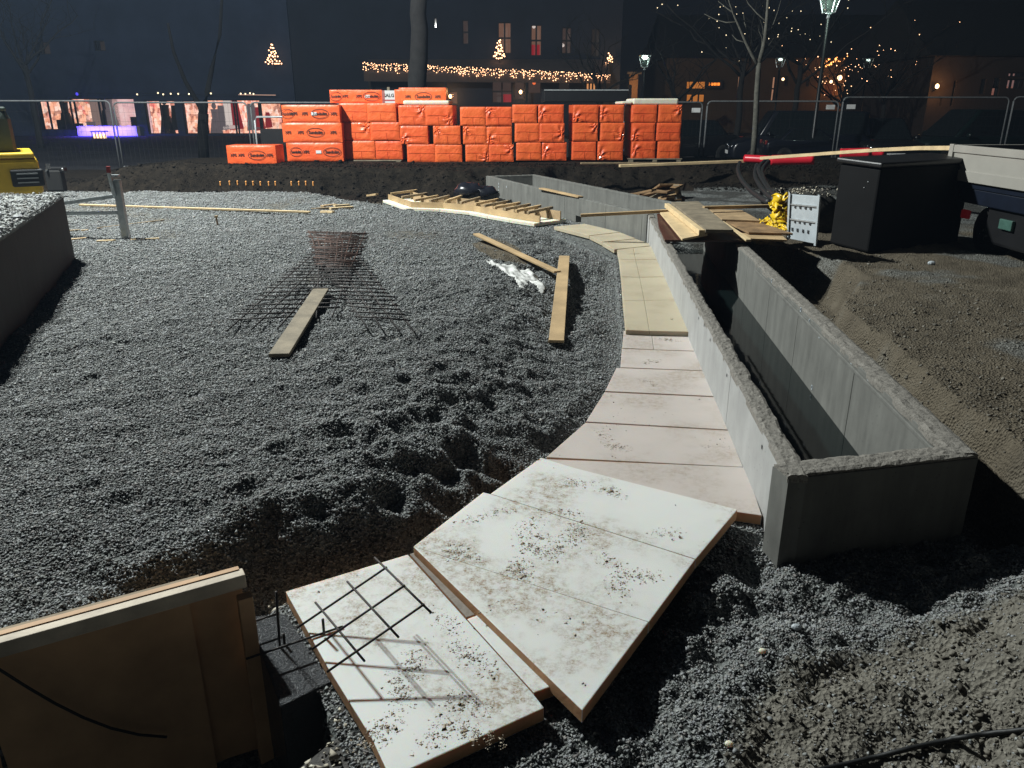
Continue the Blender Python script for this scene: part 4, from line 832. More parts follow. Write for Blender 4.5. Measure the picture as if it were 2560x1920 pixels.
# ------------------------------------------------------------------ orange packs
def orange_mat():
    m, t, b = nt("orange_film_wrapped_foam"); co = nd(t, "ShaderNodeNewGeometry").outputs["Position"]
    rn_ = nd(t, "ShaderNodeObjectInfo").outputs["Random"]
    t.links.new(mix(t, .5, ramp(t, rn_, [(0, (.76, .095, .026)), (1, (.82, .150, .034))]), ramp(t, noise(t, co, 6, 3), [(.3, (.66, .08, .018)), (.7, (.80, .15, .03))])), b.inputs["Base Color"])
    b.inputs["Roughness"].default_value = .45; b.inputs["Coat Weight"].default_value = .35; b.inputs["Coat Roughness"].default_value = .15
    n = nd(t, "ShaderNodeTexNoise"); n.inputs["Scale"].default_value = 7; n.inputs["Detail"].default_value = 3; n.inputs["Distortion"].default_value = 1.8; t.links.new(co, n.inputs["Vector"])
    bump(t, b, n.outputs[0], .22, .05); return m
M_or = orange_mat(); M_ors = M("orange_fold", (.66, .085, .02), .5, .2, 6, 0); M_film = M("loose_clear_film", (.45, .40, .38), .25, .2, 6, .5, 12)
def text_mesh(name, s, size, mat):
    c = bpy.data.curves.new(name, 'FONT'); c.body = s; c.size = size; c.align_x = 'CENTER'; c.align_y = 'CENTER'; c.extrude = .001; c.offset = size * .03; c.resolution_u = 2
    o = bpy.data.objects.new(name, c); COL.objects.link(o); bpy.context.view_layer.update()
    me = bpy.data.meshes.new_from_object(o.evaluated_get(bpy.context.evaluated_depsgraph_get())); bpy.data.objects.remove(o); bpy.data.curves.remove(c)
    me.materials.clear(); me.materials.append(mat); return me
TX = {k: text_mesh("lettering", k, s, M_ink) for k, s in (("XPS", .075), ("Sundolitt", .080))}
def ring(rx, ry, wd, n=36):
    mb = MB(); vs = []
    for k in range(n):
        q = 2 * math.pi * k / n; vs += [(rx * math.cos(q), ry * math.sin(q), 0), ((rx - wd) * math.cos(q), (ry - wd) * math.sin(q), 0)]
    return mb.add(vs, [(2 * k, 2 * ((k + 1) % n), 2 * ((k + 1) % n) + 1, 2 * k + 1) for k in range(n)]).mesh("oval", M_ink, (0, 0, 0))
OV = ring(.185, .092, .010)
GO = "orange packs of insulation foam"
def pack(zf, x0, y0, x1, y1, Y, label, depth=1.2, seam=True, marks=(), rz=None, film=0):
    a, b = at(*zf(x0, y1), Y), at(*zf(x1, y0), Y); wd, h = b.x - a.x, b.z - a.z
    th = thing("foam_pack", ((a.x + b.x) / 2, Y + depth / 2, a.z), label, "foam pack", GO, R(random.uniform(-.7, .7)) if rz is None else rz)
    nu, nv = (22, 12) if wd < .8 else (34, 12); vs = []; cx = random.choice((.12, .88)); cz = random.choice((.25, .5, .8)); sd_ = random.uniform(0, 99); amp = .020 * abs(film)
    for i in range(nu + 1):
        for j in range(nv + 1):
            u, v = i / nu, j / nv; rx, rz_ = (u - cx) * wd, (v - cz) * h; rr = math.hypot(rx, rz_); an = math.atan2(rz_, rx)
            e = (1 - (2 * u - 1) ** 8) * (1 - (2 * v - 1) ** 8)
            d_ = .016 * e + e * amp * math.exp(-(rr / .16) ** 2) * math.sin(an * 5 + sd_ + rr * 14) + e * .007 * fb(np.array([u * 4 + sd_]), np.array([v * 3]), 1)[0]
            vs.append(((u - .5) * (wd - .004), -depth / 2 + .012 - d_, v * (h - .003)))
    mb = MB().add(vs, [(i * (nv + 1) + j, (i + 1) * (nv + 1) + j, (i + 1) * (nv + 1) + j + 1, i * (nv + 1) + j + 1) for i in range(nu) for j in range(nv)])
    w2, y0_, y1_ = (wd - .004) / 2, -depth / 2 + .012, depth / 2; hh = h - .003
    mb.add([(-w2, y0_, 0), (w2, y0_, 0), (w2, y1_, 0), (-w2, y1_, 0), (-w2, y0_, hh), (w2, y0_, hh), (w2, y1_, hh), (-w2, y1_, hh)], [(3, 2, 1, 0), (4, 5, 6, 7), (1, 2, 6, 5), (2, 3, 7, 6), (3, 0, 4, 7)])
    o = part(th, "wrapper", mb, M_or, local=True)
    fy = -depth / 2 - .0125
    if seam:
        part(th, "fold", MB().box((0, fy, h * (.5 + random.uniform(-.06, .06))), (wd * .90, .004, .004)).box((wd * random.uniform(-.06, .06), fy, h * .24), (.004, .0038, h * .40)), M_ors, local=True)
        if False:
            mb = MB(); cx = wd * .36 * film
            for k in range(7):
                q = random.uniform(-.9, .9); mb.tube([(cx + random.uniform(-.05, .05), fy - .002, h * .5 + .12 * math.sin(q * 3)), (cx + .08 * math.cos(q), fy - .022, h * .5 + .10 * q), (cx + .15 * film * random.random(), fy - .002, h * .5 + .17 * q)], .012, 5, .004)
            part(th, "film_crumple", mb, M_or, local=True, smooth=True)
    for k, u in marks:
        me = OV if k == "o" else TX["XPS" if k == "x" else "Sundolitt"]
        if k in "x":
            o = bpy.data.objects.new("lettering", me); o.parent = th; COL.objects.link(o); o.location = (wd * u, fy - .002, h * .5); o.rotation_euler = (R(90), 0, 0)
        elif k == "p": part(th, "paper_label", MB().box((wd * u, fy - .001, h * .5), (.11, .004, .06)), M_paper, local=True)
        else:
            for nm, mm in (("lettering", TX["Sundolitt"]), ("oval", OV)):
                o = bpy.data.objects.new(nm, mm); o.parent = th; COL.objects.link(o); o.location = (wd * u, fy - .0022, h * .5); o.rotation_euler = (R(90), 0, 0)
                if k == "h": o.scale = (.72, 1, 1)
    return th
ZA = lambda z2: z2
PY = 17.0
pack(Z1, 1970, 1255, 2375, 1425, 16.4, "single orange foam pack lying alone at the left end of the row", .6, False, (("x", -.36), ("x", -.2), ("s", .12), ("x", .38)), 0)
for (y0, y1, x0, x1), mk, lb in [((905, 1058, 230, 716), (("h", -.40), ("x", -.28), ("x", -.1), ("s", .16), ("p", .06), ("x", .40)), "top"), ((1060, 1228, 236, 736), (("x", -.4), ("x", -.19), ("s", .06), ("x", .36)), "middle"), ((1232, 1392, 272, 746), (("h", -.33), ("x", -.15), ("p", .07), ("s", .31)), "bottom")]:
    pack(Z2, x0, y0, x1, y1, 16.75, "long lettered orange foam pack, %s one of the leftmost stack" % lb, .62, False, mk, 0)
    pack(Z2, x0 + 12, y0, x1 + 6, y1, 17.42, "orange foam pack hidden behind the %s lettered pack of the leftmost stack" % lb, .6, False, (), 0)
pack(Z2, 636, 775, 1078, 890, 17.5, "lettered orange foam pack lying on top of the second stack from the left", .6, False, (("h", -.38), ("x", -.2), ("x", .06), ("s", .30), ("p", .22)), R(3))
pack(Z2, 1200, 772, 1640, 900, 17.6, "lettered orange foam pack lying on top of the third stack from the left", .6, False, (("x", -.24), ("s", .06), ("x", .34)), 0)
pack(Z2, 1238, 756, 1640, 900, 18.2, "plain orange foam pack just behind the lettered one on the third stack", .5, False, (), 0)
ST = [("second", Z2, [((725, 960), (964, 1205), 890, 1052), ((740, 985), (992, 1235), 1056, 1212), ((772, 1022), (1026, 1256), 1216, 1376)]),
      ("third", Z2, [((1235, 1465), (1468, 1700), 908, 1082), ((1250, 1485), (1536, 1766), 1086, 1244), ((1305, 1545), (1548, 1776), 1246, 1400)]),
      ("fourth", Z2, [((1764, 1980), (1984, 2210), 922, 1085), ((1788, 1986), (1992, 2212), 1088, 1245), ((1808, 2006), (2011, 2225), 1248, 1396)]),
      ("fifth", Z3, [((4, 218), (222, 446), 902, 1060), ((20, 234), (238, 456), 1064, 1226), ((36, 254), (258, 474), 1230, 1386)]),
      ("sixth", Z3, [((524, 748), (758, 972), 904, 1056), ((520, 744), (758, 974), 1060, 1216), ((515, 730), (736, 964), 1220, 1382)]),
      ("last", Z3, [((1030, 1258), (1262, 1475), 904, 1056), ((1030, 1240), (1246, 1466), 1060, 1216), ((1030, 1244), (1250, 1456), 1220, 1376)])]
for s, (nm, zf, rws) in enumerate(ST):
    for r_, (lx_, rx_, y0, y1) in enumerate(rws):
        for c_, xx in ((0, lx_), (1, rx_)):
            pack(zf, xx[0], y0, xx[1], y1, PY + .03 * random.random(), "orange foam pack, %s one of the %s layer in the %s stack from the left" % (("left", "right")[c_], ("top", "middle", "bottom")[r_], nm), 1.2, True, (), None, film=random.choice((-1, 1, 0)))
for zf, x0, y0, x1, y1, lb in [(Z2, 1272, 868, 1668, 906, "white foam sheet on top of the third orange stack"), (Z3, 1045, 850, 1440, 904, "white foam sheet on top of the last orange stack"), (Z3, 945, 874, 1040, 900, "white foam sheet end behind the last orange stack, on the sixth")]:
    a, b = at(*zf(x0, y1), 17.06), at(*zf(x1, y0), 17.06)
    solo("foam_sheet", MB().box(((a.x + b.x) / 2, 17.6, (a.z + b.z) / 2), (b.x - a.x, 1.1, b.z - a.z)), M_foamcl, lb, "foam sheet", "white sheets on the orange stacks", bevel=.03)
for zf, x0, x1, yb_, lb in [(Z2, 800, 1255, 1400, "grey pallet strip under the second orange stack"), (Z3, 1000, 1470, 1386, "low pallet under the last orange stack")]:
    a, b = at(*zf(x0, yb_ + 12), PY), at(*zf(x1, yb_ - 18), PY)
    pt = thing("pallet", ((a.x + b.x) / 2, PY + .6, a.z), lb, "pallet", "pallets under the stacks")
    part(pt, "deck", MB().box(((a.x + b.x) / 2, PY + .6, b.z - .012), (b.x - a.x, 1.2, .02)), M_wood3)
    for u in (.06, .5, .94): part(pt, "bearer", MB().box((a.x + (b.x - a.x) * u, PY + .6, (a.z + b.z) / 2 - .02), (.09, 1.19, .07)), M_wood3)
# white SALG sign behind
sg = at(*Z2(1145, 830), 19.2); a, b = at(*Z2(1085, 890), 19.2), at(*Z2(1215, 782), 19.2)
sn = thing("sale_sign", (sg.x, 19.2, a.z), "white board with the word SALG showing between two top packs", "sign")
part(sn, "board", MB().box((sg.x, 19.2, (a.z + b.z) / 2), (b.x - a.x + .3, .03, b.z - a.z)), M_paper); part(sn, "post", MB().box((sg.x, 19.24, a.z / 2 + .2), (.06, .04, a.z + .3)), M_wood3)
o = bpy.data.objects.new("lettering", text_mesh("lettering", "SALG", .105, M_ink)); o.parent = sn; COL.objects.link(o); o.location = (.012, -.018, sg.z - a.z + .01); o.rotation_euler = (R(90), 0, 0)
part(sn, "red_line", MB().box((sg.x, 19.183, a.z + .06), (b.x - a.x, .004, .03)), M("red_ink", (.4, .05, .06), .6))
# ------------------------------------------------------------------ construction fence
M_fence = M('dull_fence_tube', (.11, .115, .12), .6, .2, 12, 0, spec=.3)
def fence_panel(xa, xb, ya, yb, z0, z1, label, sign=None, mesh=True):
    a, b = Vector((xa, ya, 0)), Vector((xb, yb, 0)); d = (b - a).normalized(); up = Vector((0, 0, 1)); r = .10
    th = thing("fence_panel", (a + b) / 2 + up * z0, label, "fence panel", "wire construction fence panels")
    pts = [a + up * z0, a + up * (z1 - r)] + [a + d * (r - r * math.cos(q)) + up * (z1 - r + r * math.sin(q)) for q in (.5, 1.0, 1.57)] + [b - d * (r - r * math.cos(q)) + up * (z1 - r + r * math.sin(q)) for q in (1.57, 1.0, .5)] + [b + up * (z1 - r), b + up * z0]
    part(th, "tube_frame", MB().tube(pts, .019, 8), M_fence, smooth=True)
    part(th, "bottom_tube", MB().tube([a + up * (z0 + .12), b + up * (z0 + .12)], .018, 6), M_fence)
    mb = MB(); L = (b - a).length; n = int(L / .11)
    for i in range(1, n):
        p = a + d * (L * i / n); mb.tube([p + up * (z0 + .12), p + up * (z1 - .01)], .0016, 3)
    for i in range(1, 7):
        z = z0 + .12 + (z1 - z0 - .13) * i / 7; mb.tube([a + up * z, b + up * z], .0016, 3)
    part(th, "wire_mesh", mb, M_twig)
    part(th, "foot", MB().box(a + up * (z0 + .02), (.2, .5, .12)), M_black)
    if sign: part(th, "tag", MB().box(sign, (.20, .012, .10)), M_paper)
    return th
FY = 19.2
def fx(z, x): return at(*z(x, 900), FY).x
fence_panel(fx(Z3, 960), fx(Z3, 1648), FY - .3, FY, .2, at(*Z3(1500, 884), FY).z, "wire fence panel whose right end shows just right of the last orange stack", at(*Z3(1590, 952), FY - .03))
fence_panel(fx(Z3, 1688), fx(Z4, 612), FY, FY, .2, at(*Z3(1900, 880), FY).z + .01, "wire fence panel standing behind the slim tree", at(*Z4(540, 925), FY - .03))
fence_panel(fx(Z4, 645), fx(Z4, 2078), FY, FY, .2, at(*Z4(800, 842), FY).z, "wide wire fence panel in front of the dark parked car", at(*Z4(718, 922), FY - .03))
fence_panel(fx(Z4, 2118), fx(Z4, 2900), FY, FY - .4, .2, at(*Z4(2118, 838), FY).z, "wire fence panel cut off by the right edge of the photo")
fence_panel(fx(Z1, -200), fx(Z1, 948), FY, FY, .0, at(*Z1(900, 872), FY).z, "wire fence panel behind the yellow digger at the left")
fence_panel(fx(Z1, 978), fx(Z1, 2130), FY, FY, .1, at(*Z1(1500, 886), FY).z, "wire fence panel before the lit shop windows")
fence_panel(fx(Z1, 2160), fx(Z2, 700), FY, FY + .3, .2, at(*Z1(2190, 886), FY).z, "wire fence panel mostly hidden behind the leftmost orange stack")
# black low barrier by the leftmost stack
c0, c1 = at(*Z2(8, 1240), 18.4), at(*Z2(225, 1010), 18.4)
br = thing("steel_barrier", ((c0.x + c1.x) / 2, 18.4, .3), "low dark tube barrier left of the lettered orange stack", "barrier")
part(br, "hoop", MB().tube([(c0.x, 18.4, .3), (c0.x, 18.4, c1.z - .08), (c0.x + .06, 18.4, c1.z), (c1.x, 18.4, c1.z), (c1.x + .3, 18.4, c1.z)], .022, 8), M_galvd, smooth=True)
part(br, "panel", MB().box(((c0.x + c1.x) / 2 + .1, 18.42, (c0.z + at(*Z2(8, 1130), 18.4).z) / 2), (c1.x - c0.x, .02, .36)), M_black)
# ------------------------------------------------------------------ trees
M_black_bark = M('black_bark', (.0035, .0035, .0035), .95, .3, 10, .2, 30, spec=.1)  # bark blackened to hold the trunk's backlit silhouette
def limb(mb, a, b, r0, r1, wob=.03, n=7, seg=8):
    a, b = Vector(a), Vector(b); L = (b - a).length
    pts = [a.lerp(b, i / n) + (Vector((random.uniform(-1, 1), random.uniform(-1, 1), random.uniform(-.4, .4))) * wob * L if 0 < i < n else Vector()) for i in range(n + 1)]
    mb.tube(pts, r0, seg, r1); return pts
def twigs(mb, pts, ln, r, depth, out=None, up=.5):
    for i in range(1, len(pts)):
        if random.random() < .8:
            p = pts[i]; d = Vector((random.uniform(-1, 1), random.uniform(-.7, .7), random.uniform(-.2, 1) + up)).normalized() * ln * random.uniform(.5, 1)
            q = limb(mb, p, p + d, r, r * .35, .05, 4, 5)
            if out is not None: out += q[1:]
            if depth > 1: twigs(mb, q, ln * .55, r * .5, depth - 1, out, up)
def tpt(z, x, y, Y): return at(*z(x, y), Y)
st_ = thing("slim_tree", tpt(Z3, 2080, 1385, 17.0), "slim bare young tree with pale grey trunk right of the orange stacks", "tree")
mb = MB(); tp_ = [tpt(Z3, x, y, 17.0) for x, y in [(2080, 1400), (2096, 1180), (2108, 980), (2115, 800), (2128, 620), (2132, 545)]]
mb.tube(tp_, .062, 12, .05); part(st_, "trunk", mb, M_bark, smooth=True)
mb = MB(); tw = []
c1_ = [tpt(Z3, x, y, 17.0) for x, y in [(2132, 555), (2165, 430), (2185, 330), (2200, 180), (2212, 0), (2235, -220)]]; mb.tube(c1_, .046, 9, .022)
c2_ = [tpt(Z3, x, y, 17.0) for x, y in [(2130, 575), (2075, 480), (2020, 370), (1965, 240), (1920, 140), (1880, 30), (1850, -90)]]; mb.tube(c2_, .036, 8, .008)
for a in ([(2020, 370), (1940, 345), (1900, 300)], [(1940, 190), (1850, 195), (1760, 170), (1660, 120)], [(1925, 120), (1860, 75), (1780, 10)], [(2185, 340), (2240, 260), (2290, 120), (2330, -20)], [(2200, 190), (2120, 120), (2040, 30), (1990, -80)], [(2075, 480), (2045, 300), (2010, 200), (2000, 120)], [(2165, 430), (2215, 400), (2260, 330)]):
    mb.tube([tpt(Z3, x, y, 17.0 + .1 * i) for i, (x, y) in enumerate(a)], .016, 6, .004)
twigs(mb, c2_, .5, .006, 1); twigs(mb, c1_, .6, .007, 1); part(st_, "crown", mb, M_bark, smooth=True)
bt_ = thing("tree", (at(1045, 300, 20.6).x, 20.6, 0), "thick dark tree trunk rising behind the third orange stack", "tree")
mb = MB(); mb.tube([tpt(Z2, x, y, 20.6) for x, y in [(1400, 1200), (1392, 700), (1408, 500), (1415, 250), (1400, 120), (1415, -150)]], .24, 14, .19); part(bt_, "trunk", mb, M_barkd, smooth=True)
lt_ = thing("tree", (at(508, 400, 19.8).x, 19.8, 0), "silhouetted tree trunk forking in front of the left shop windows", "tree")
mb = MB(); mb.tube([tpt(Z1, x, y, 19.8) for x, y in [(1765, 1420), (1755, 1250), (1752, 1100), (1758, 980)]], .13, 10, .12); part(lt_, "trunk", mb, M_black_bark, smooth=True)
mb = MB(); mb.tube([tpt(Z1, x, y, 19.8) for x, y in [(1752, 1000), (1730, 920), (1680, 840), (1600, 700), (1500, 450), (1450, 200)]], .08, 8, .03); mb.tube([tpt(Z1, x, y, 19.8) for x, y in [(1760, 1000), (1772, 900), (1790, 800), (1830, 600), (1900, 300), (1920, -50)]], .09, 8, .03)
part(lt_, "crown", mb, M_black_bark, smooth=True)
def small_tree(x, Y, h, label, seed, bulbs=0, spread=1.0, white=False, trunk=.35, z0=0.0):
    random.seed(seed); th = thing("bare_tree", (x, Y, z0), label, "tree", "bare trees in the street"); mb = MB(); base = Vector((x, Y, z0))
    q = limb(mb, base, base + Vector((0, 0, h * trunk)), .13, .10, .01); part(th, "trunk", mb, M_twig, smooth=True)
    mb = MB(); out = []
    for k in range(7):
        a = q[-1] - Vector((0, 0, h * trunk * .12 * (k % 3))); d = Vector((random.uniform(-1, 1) * spread, random.uniform(-.6, .6) * spread, random.uniform(.5, 1.2))) * h * .38
        l_ = limb(mb, a, a + d, .055, .015, .04, 6, 6); out += l_[2:]; twigs(mb, l_, h * .22, .018, 2, out, .3)
    part(th, "crown", mb, M_twig, smooth=True)
    if bulbs:
        b_ = MB(); random.shuffle(out)
        for p in out[:bulbs]: b_.ball(p, .019 * random.uniform(.5, 1.15), 5, 4)
        part(th, "fairy_lights", b_, M_bulbw if white else M_bulb, kind="stuff")
    return th
small_tree(at(1500, 300, 34).x, 34, 6, "small dark bare tree before the warm-lit doorway", 3)
small_tree(at(1690, 300, 36).x, 36, 5.5, "dark bare tree before the orange-lit wall", 5)
small_tree(at(1845, 300, 31).x, 31, 8.5, "bare tree with white fairy lights right behind the slim tree", 8, 42, 1.0, True)
small_tree(at(1985, 300, 33).x, 33, 9, "tall bare tree full of tiny white fairy lights beside the street lamp", 12, 48, 1.15, True)
small_tree(at(2110, 300, 36).x, 36, 5.4, "bare tree hung with warm fairy lights right of the street lamp", 21, 60, 1.3)
small_tree(at(2205, 300, 38).x, 38, 6.2, "dark bare tree with a few warm lights near the brown building", 33, 8, 1.2)
small_tree(at(90, 300, 33).x, 33, 9, "faint bare tree before the dark facade at the far left", 41)
# ------------------------------------------------------------------ street lamps
def street_lamp(zf, x, y, Y, s, label, mat, pole=True, z0=0.0, lit=0):
    c = at(*zf(x, y), Y); th = thing("street_lamp", (c.x, Y, z0), label, "street lamp", "old-fashioned lantern street lamps")
    if pole: part(th, "pole", MB().tube([(c.x, Y, z0), (c.x, Y, z0 + .5), (c.x, Y, z0 + .55), (c.x, Y, c.z - .34 * s)], .065, 10, .04), M_black, smooth=True)
    part(th, "collar", MB().tube([(c.x, Y, c.z - .40 * s), (c.x, Y, c.z - .33 * s), (c.x, Y, c.z - .28 * s), (c.x, Y, c.z - .24 * s)], .045 * s, 10).ball((c.x, Y, c.z - .36 * s), .06 * s), M_galvd, smooth=True)
    lo, hi = .13 * s, .25 * s; zb_, zt_ = c.z - .24 * s, c.z + .30 * s
    cr_ = [(-1, -1), (1, -1), (1, 1), (-1, 1)]
    g = MB().add([(c.x + a * lo * .93, Y + b * lo * .93, zb_ + .01) for a, b in cr_] + [(c.x + a * hi * .93, Y + b * hi * .93, zt_ - .01) for a, b in cr_], [(0, 1, 5, 4), (1, 2, 6, 5), (2, 3, 7, 6), (3, 0, 4, 7)])
    gl, t_, b_ = nt("lantern_glass"); b_.inputs["Base Color"].default_value = (.25, .32, .28, 1); b_.inputs["Alpha"].default_value = .04; b_.inputs["Roughness"].default_value = .1
    part(th, "pane", g, gl)
    part(th, "lamp", MB().ball((c.x, Y, zt_ - .10 * s), .10 * s, 10, 6, (1.4, 1, .8)), mat)
    mb = MB()
    for a, b in cr_: mb.tube([(c.x + a * lo, Y + b * lo, zb_), (c.x + a * hi, Y + b * hi, zt_)], .017 * s, 6)
    for h, z in ((lo, zb_), (hi, zt_)):
        for k in range(4):
            a, b = cr_[k], cr_[(k + 1) % 4]; mb.tube([(c.x + a[0] * h, Y + a[1] * h, z), (c.x + b[0] * h, Y + b[1] * h, z)], .017 * s, 6)
    part(th, "frame", mb, M_galv)
    part(th, "roof", MB().add([(c.x + a * hi * 1.12, Y + b * hi * 1.12, zt_ + .01) for a, b in cr_] + [(c.x, Y, zt_ + .3 * s)], [(0, 1, 4), (1, 2, 4), (2, 3, 4), (3, 0, 4), (3, 2, 1, 0)]), M_black)
    if lit:
        l = bpy.data.lights.new("lantern_bulb", 'POINT'); l.energy = lit; l.color = (.75, 1, .86); l.shadow_soft_size = .08; o = bpy.data.objects.new("lantern_bulb", l); o.location = (0, 0, zt_ - .24 * s - z0); o.parent = th; COL.objects.link(o)
street_lamp(Z4, 535, 32, 20.5, .85, "nearest street lamp with bright cold lantern at the top edge", M_lamp, lit=22)
street_lamp(Z3, 1147, 535, 38, .95, "far street lamp glowing white beside the warm doorway", M_lamp, lit=3)
street_lamp(Z4, 862, 548, 40, .75, "far street lamp right of the warm fairy-light tree", M_lampd)
street_lamp(Z4, 105, 545, 36, .7, "dim far street lamp left of the nearest lamp post", M_lampd)
# ------------------------------------------------------------------ parked cars
def car(x, Y, hd, paint, label, L=4.2, Wd=1.75, Hh=1.42, sc=.8, z0=0.0, van=False):
    th = thing("parked_car", (x, Y, z0), label, "car", "dark cars parked behind the fence", hd); th.scale = (sc, sc, sc)
    w2 = Wd / 2; belt = .88 if not van else 1.0
    prof = [(-L / 2, .35), (-L / 2 + .02, .62), (-L / 2 + .12, .78), (-L / 2 + 1.0, belt), (L / 2 - .35, belt + .06), (L / 2 - .03, .82), (L / 2, .4), (L / 2 - .1, .24), (-L / 2 + .1, .22)]
    def loft(pr, ins):
        vs = []
        for s, k in ((-1, .93), (-1, 1), (1, 1), (1, .93)):
            yy = s * w2 * (1 if k == 1 else 1); 
            vs += [(px_, s * (w2 if k == 1 else w2) * (1.0 if k < 1 else .90) , pz) if k < 1 else (px_, s * w2 * .90, pz) for px_, pz in pr]
        return vs
    n = len(prof); mb = MB(); rings = [(-w2, .96), (-w2 * .86, 1.0), (w2 * .86, 1.0), (w2, .96)]
    vs = [(px_ * k, yy, .3 + (pz - .3) * k) for yy, k in rings for px_, pz in prof]
    fs = [(r_ * n + i, r_ * n + (i + 1) % n, (r_ + 1) * n + (i + 1) % n, (r_ + 1) * n + i) for r_ in range(3) for i in range(n)] + [tuple(range(n)), tuple(range(3 * n, 4 * n))[::-1]]
    part(th, "body", mb.add(vs, fs), paint, bevel=.05, local=True, smooth=True)
    xa, xb = (-L / 2 + .95, L / 2 - .55) if not van else (-L / 2 + .85, L / 2 - .1)
    ra_, rb_ = (xa + .75, xb - .45) if not van else (xa + .45, xb - .12)
    cab = [(xa, -w2 * .88, belt - .04), (xb, -w2 * .88, belt), (xb, w2 * .88, belt), (xa, w2 * .88, belt - .04), (ra_, -w2 * .70, Hh), (rb_, -w2 * .70, Hh - .03), (rb_, w2 * .70, Hh - .03), (ra_, w2 * .70, Hh)]
    part(th, "cabin", MB().add(cab, [(0, 1, 5, 4), (1, 2, 6, 5), (2, 3, 7, 6), (3, 0, 4, 7), (4, 5, 6, 7), (3, 2, 1, 0)]), paint, bevel=.06, local=True, smooth=True)
    C = [Vector(v) for v in cab]
    def glass(nm, a, b, c, d, e=.1, off=.012):
        m_ = (a + b + c + d) / 4; nn = (b - a).cross(d - a).normalized(); nn = nn if nn.dot(m_ - Vector((0, 0, 1))) > 0 else -nn
        part(th, nm, MB().add([m_ + (p - m_) * (1 - e) + nn * off for p in (a, b, c, d)], [(0, 1, 2, 3)]), M_glass, local=True)
    glass("windscreen", C[3], C[0], C[4], C[7]); glass("rear_window", C[1], C[2], C[6], C[5]); glass("side_window", C[0], C[1], C[5], C[4]); glass("side_window", C[2], C[3], C[7], C[6])
    for sx in (-L / 2 + .8, L / 2 - .8):
        for s in (-1, 1):
            wh = part(th, "wheel", MB().tube([(sx, s * (w2 - .19), .31), (sx, s * (w2 + .01), .31)], .31, 20), M_tyre, bevel=.03, local=True)
            part(wh, "rim", MB().tube([(sx, s * (w2 - .03), .31), (sx, s * (w2 + .018), .31)], .19, 14), M_black, local=True)
    for s in (-1, 1):
        part(th, "headlight", MB().ball((-L / 2 + .07, s * w2 * .68, .66), .13, 10, 6, (.6, 1.5, .62)), M_chrome, local=True, smooth=True)
        part(th, "tail_light", MB().box((L / 2 - .05, s * w2 * .78, .80), (.08, .22, .16)), M("tail_lens", (.12, .01, .01), .3, .1, 5, 0), local=True, bevel=.02)
        part(th, "mirror", MB().ball((xa + .3, s * (w2 + .06), belt + .05), .10, 8, 5, (.6, 1, .7)), paint, local=True, smooth=True)
    part(th, "grille", MB().box((-L / 2 + .005, 0, .62), (.03, Wd * .34, .10)), M_chrome, local=True, bevel=.01)
    part(th, "number_plate", MB().box((-L / 2 - .01, 0, .46), (.02, .52, .11)), M_paper, local=True)
    return th
pk, pb, pg = car_paint("black_car_paint", (.006, .006, .007)), car_paint("navy_car_paint", (.004, .005, .009)), car_paint("dark_green_car_paint", (.004, .009, .009))
car(at(1990, 360, 22.5).x, 22.5, R(-8), pb, "dark van-like car with a bright roof outline left behind the slim tree", 4.4, 1.8, 1.75, .85, 0, True)
car(at(2020, 380, 20.9).x, 20.9, R(172), pb, "low dark blue car close behind the fence below the street lamp", 3.8, 1.7, 1.35, .62, .22)
car(at(2190, 360, 22.6).x, 22.6, R(82), pk, "black car facing the viewer with pale headlights and number plate", 4.2, 1.8, 1.5, .86)
car(at(2440, 340, 22.0).x, 22.0, R(8), pg, "dark green car parked at the far right behind the fence", 4.4, 1.8, 1.6, .95)
car(at(1700, 340, 24.5).x, 24.5, R(15), pk, "black car right behind the last orange stack", 4.2, 1.75, 1.45, .85)
# dark flatbed with drop sides behind the stacks
a, b = at(*Z3(275, 880), 22), at(*Z3(1005, 775), 22)
fb_ = thing("flatbed_truck", ((a.x + b.x) / 2, 22.8, 0), "dark flatbed truck side showing above the sixth and seventh orange stacks", "truck")
part(fb_, "side_board", MB().box(((a.x + b.x) / 2, 22, (a.z + b.z) / 2), (b.x - a.x, .06, b.z - a.z)), M_black, bevel=.01)
part(fb_, "bed", MB().box(((a.x + b.x) / 2, 22.9, a.z + .05), (b.x - a.x - .1, 1.7, .1)), M_black); part(fb_, "far_side_board", MB().box(((a.x + b.x) / 2, 23.8, (a.z + b.z) / 2), (b.x - a.x, .06, b.z - a.z)), M_black)
part(fb_, "top_rail", MB().box(((a.x + b.x) / 2, 21.96, b.z - .01), (b.x - a.x, .03, .03)), M_galvd); part(fb_, "corner_post", MB().box((b.x + .05, 22, (a.z + b.z) / 2 + .06), (.07, .08, b.z - a.z + .12)), M_black)
for u in (.2, .8): part(fb_, "wheel", MB().tube([(a.x + (b.x - a.x) * u, 21.98, .4), (a.x + (b.x - a.x) * u, 22.2, .4)], .4, 18), M_tyre)

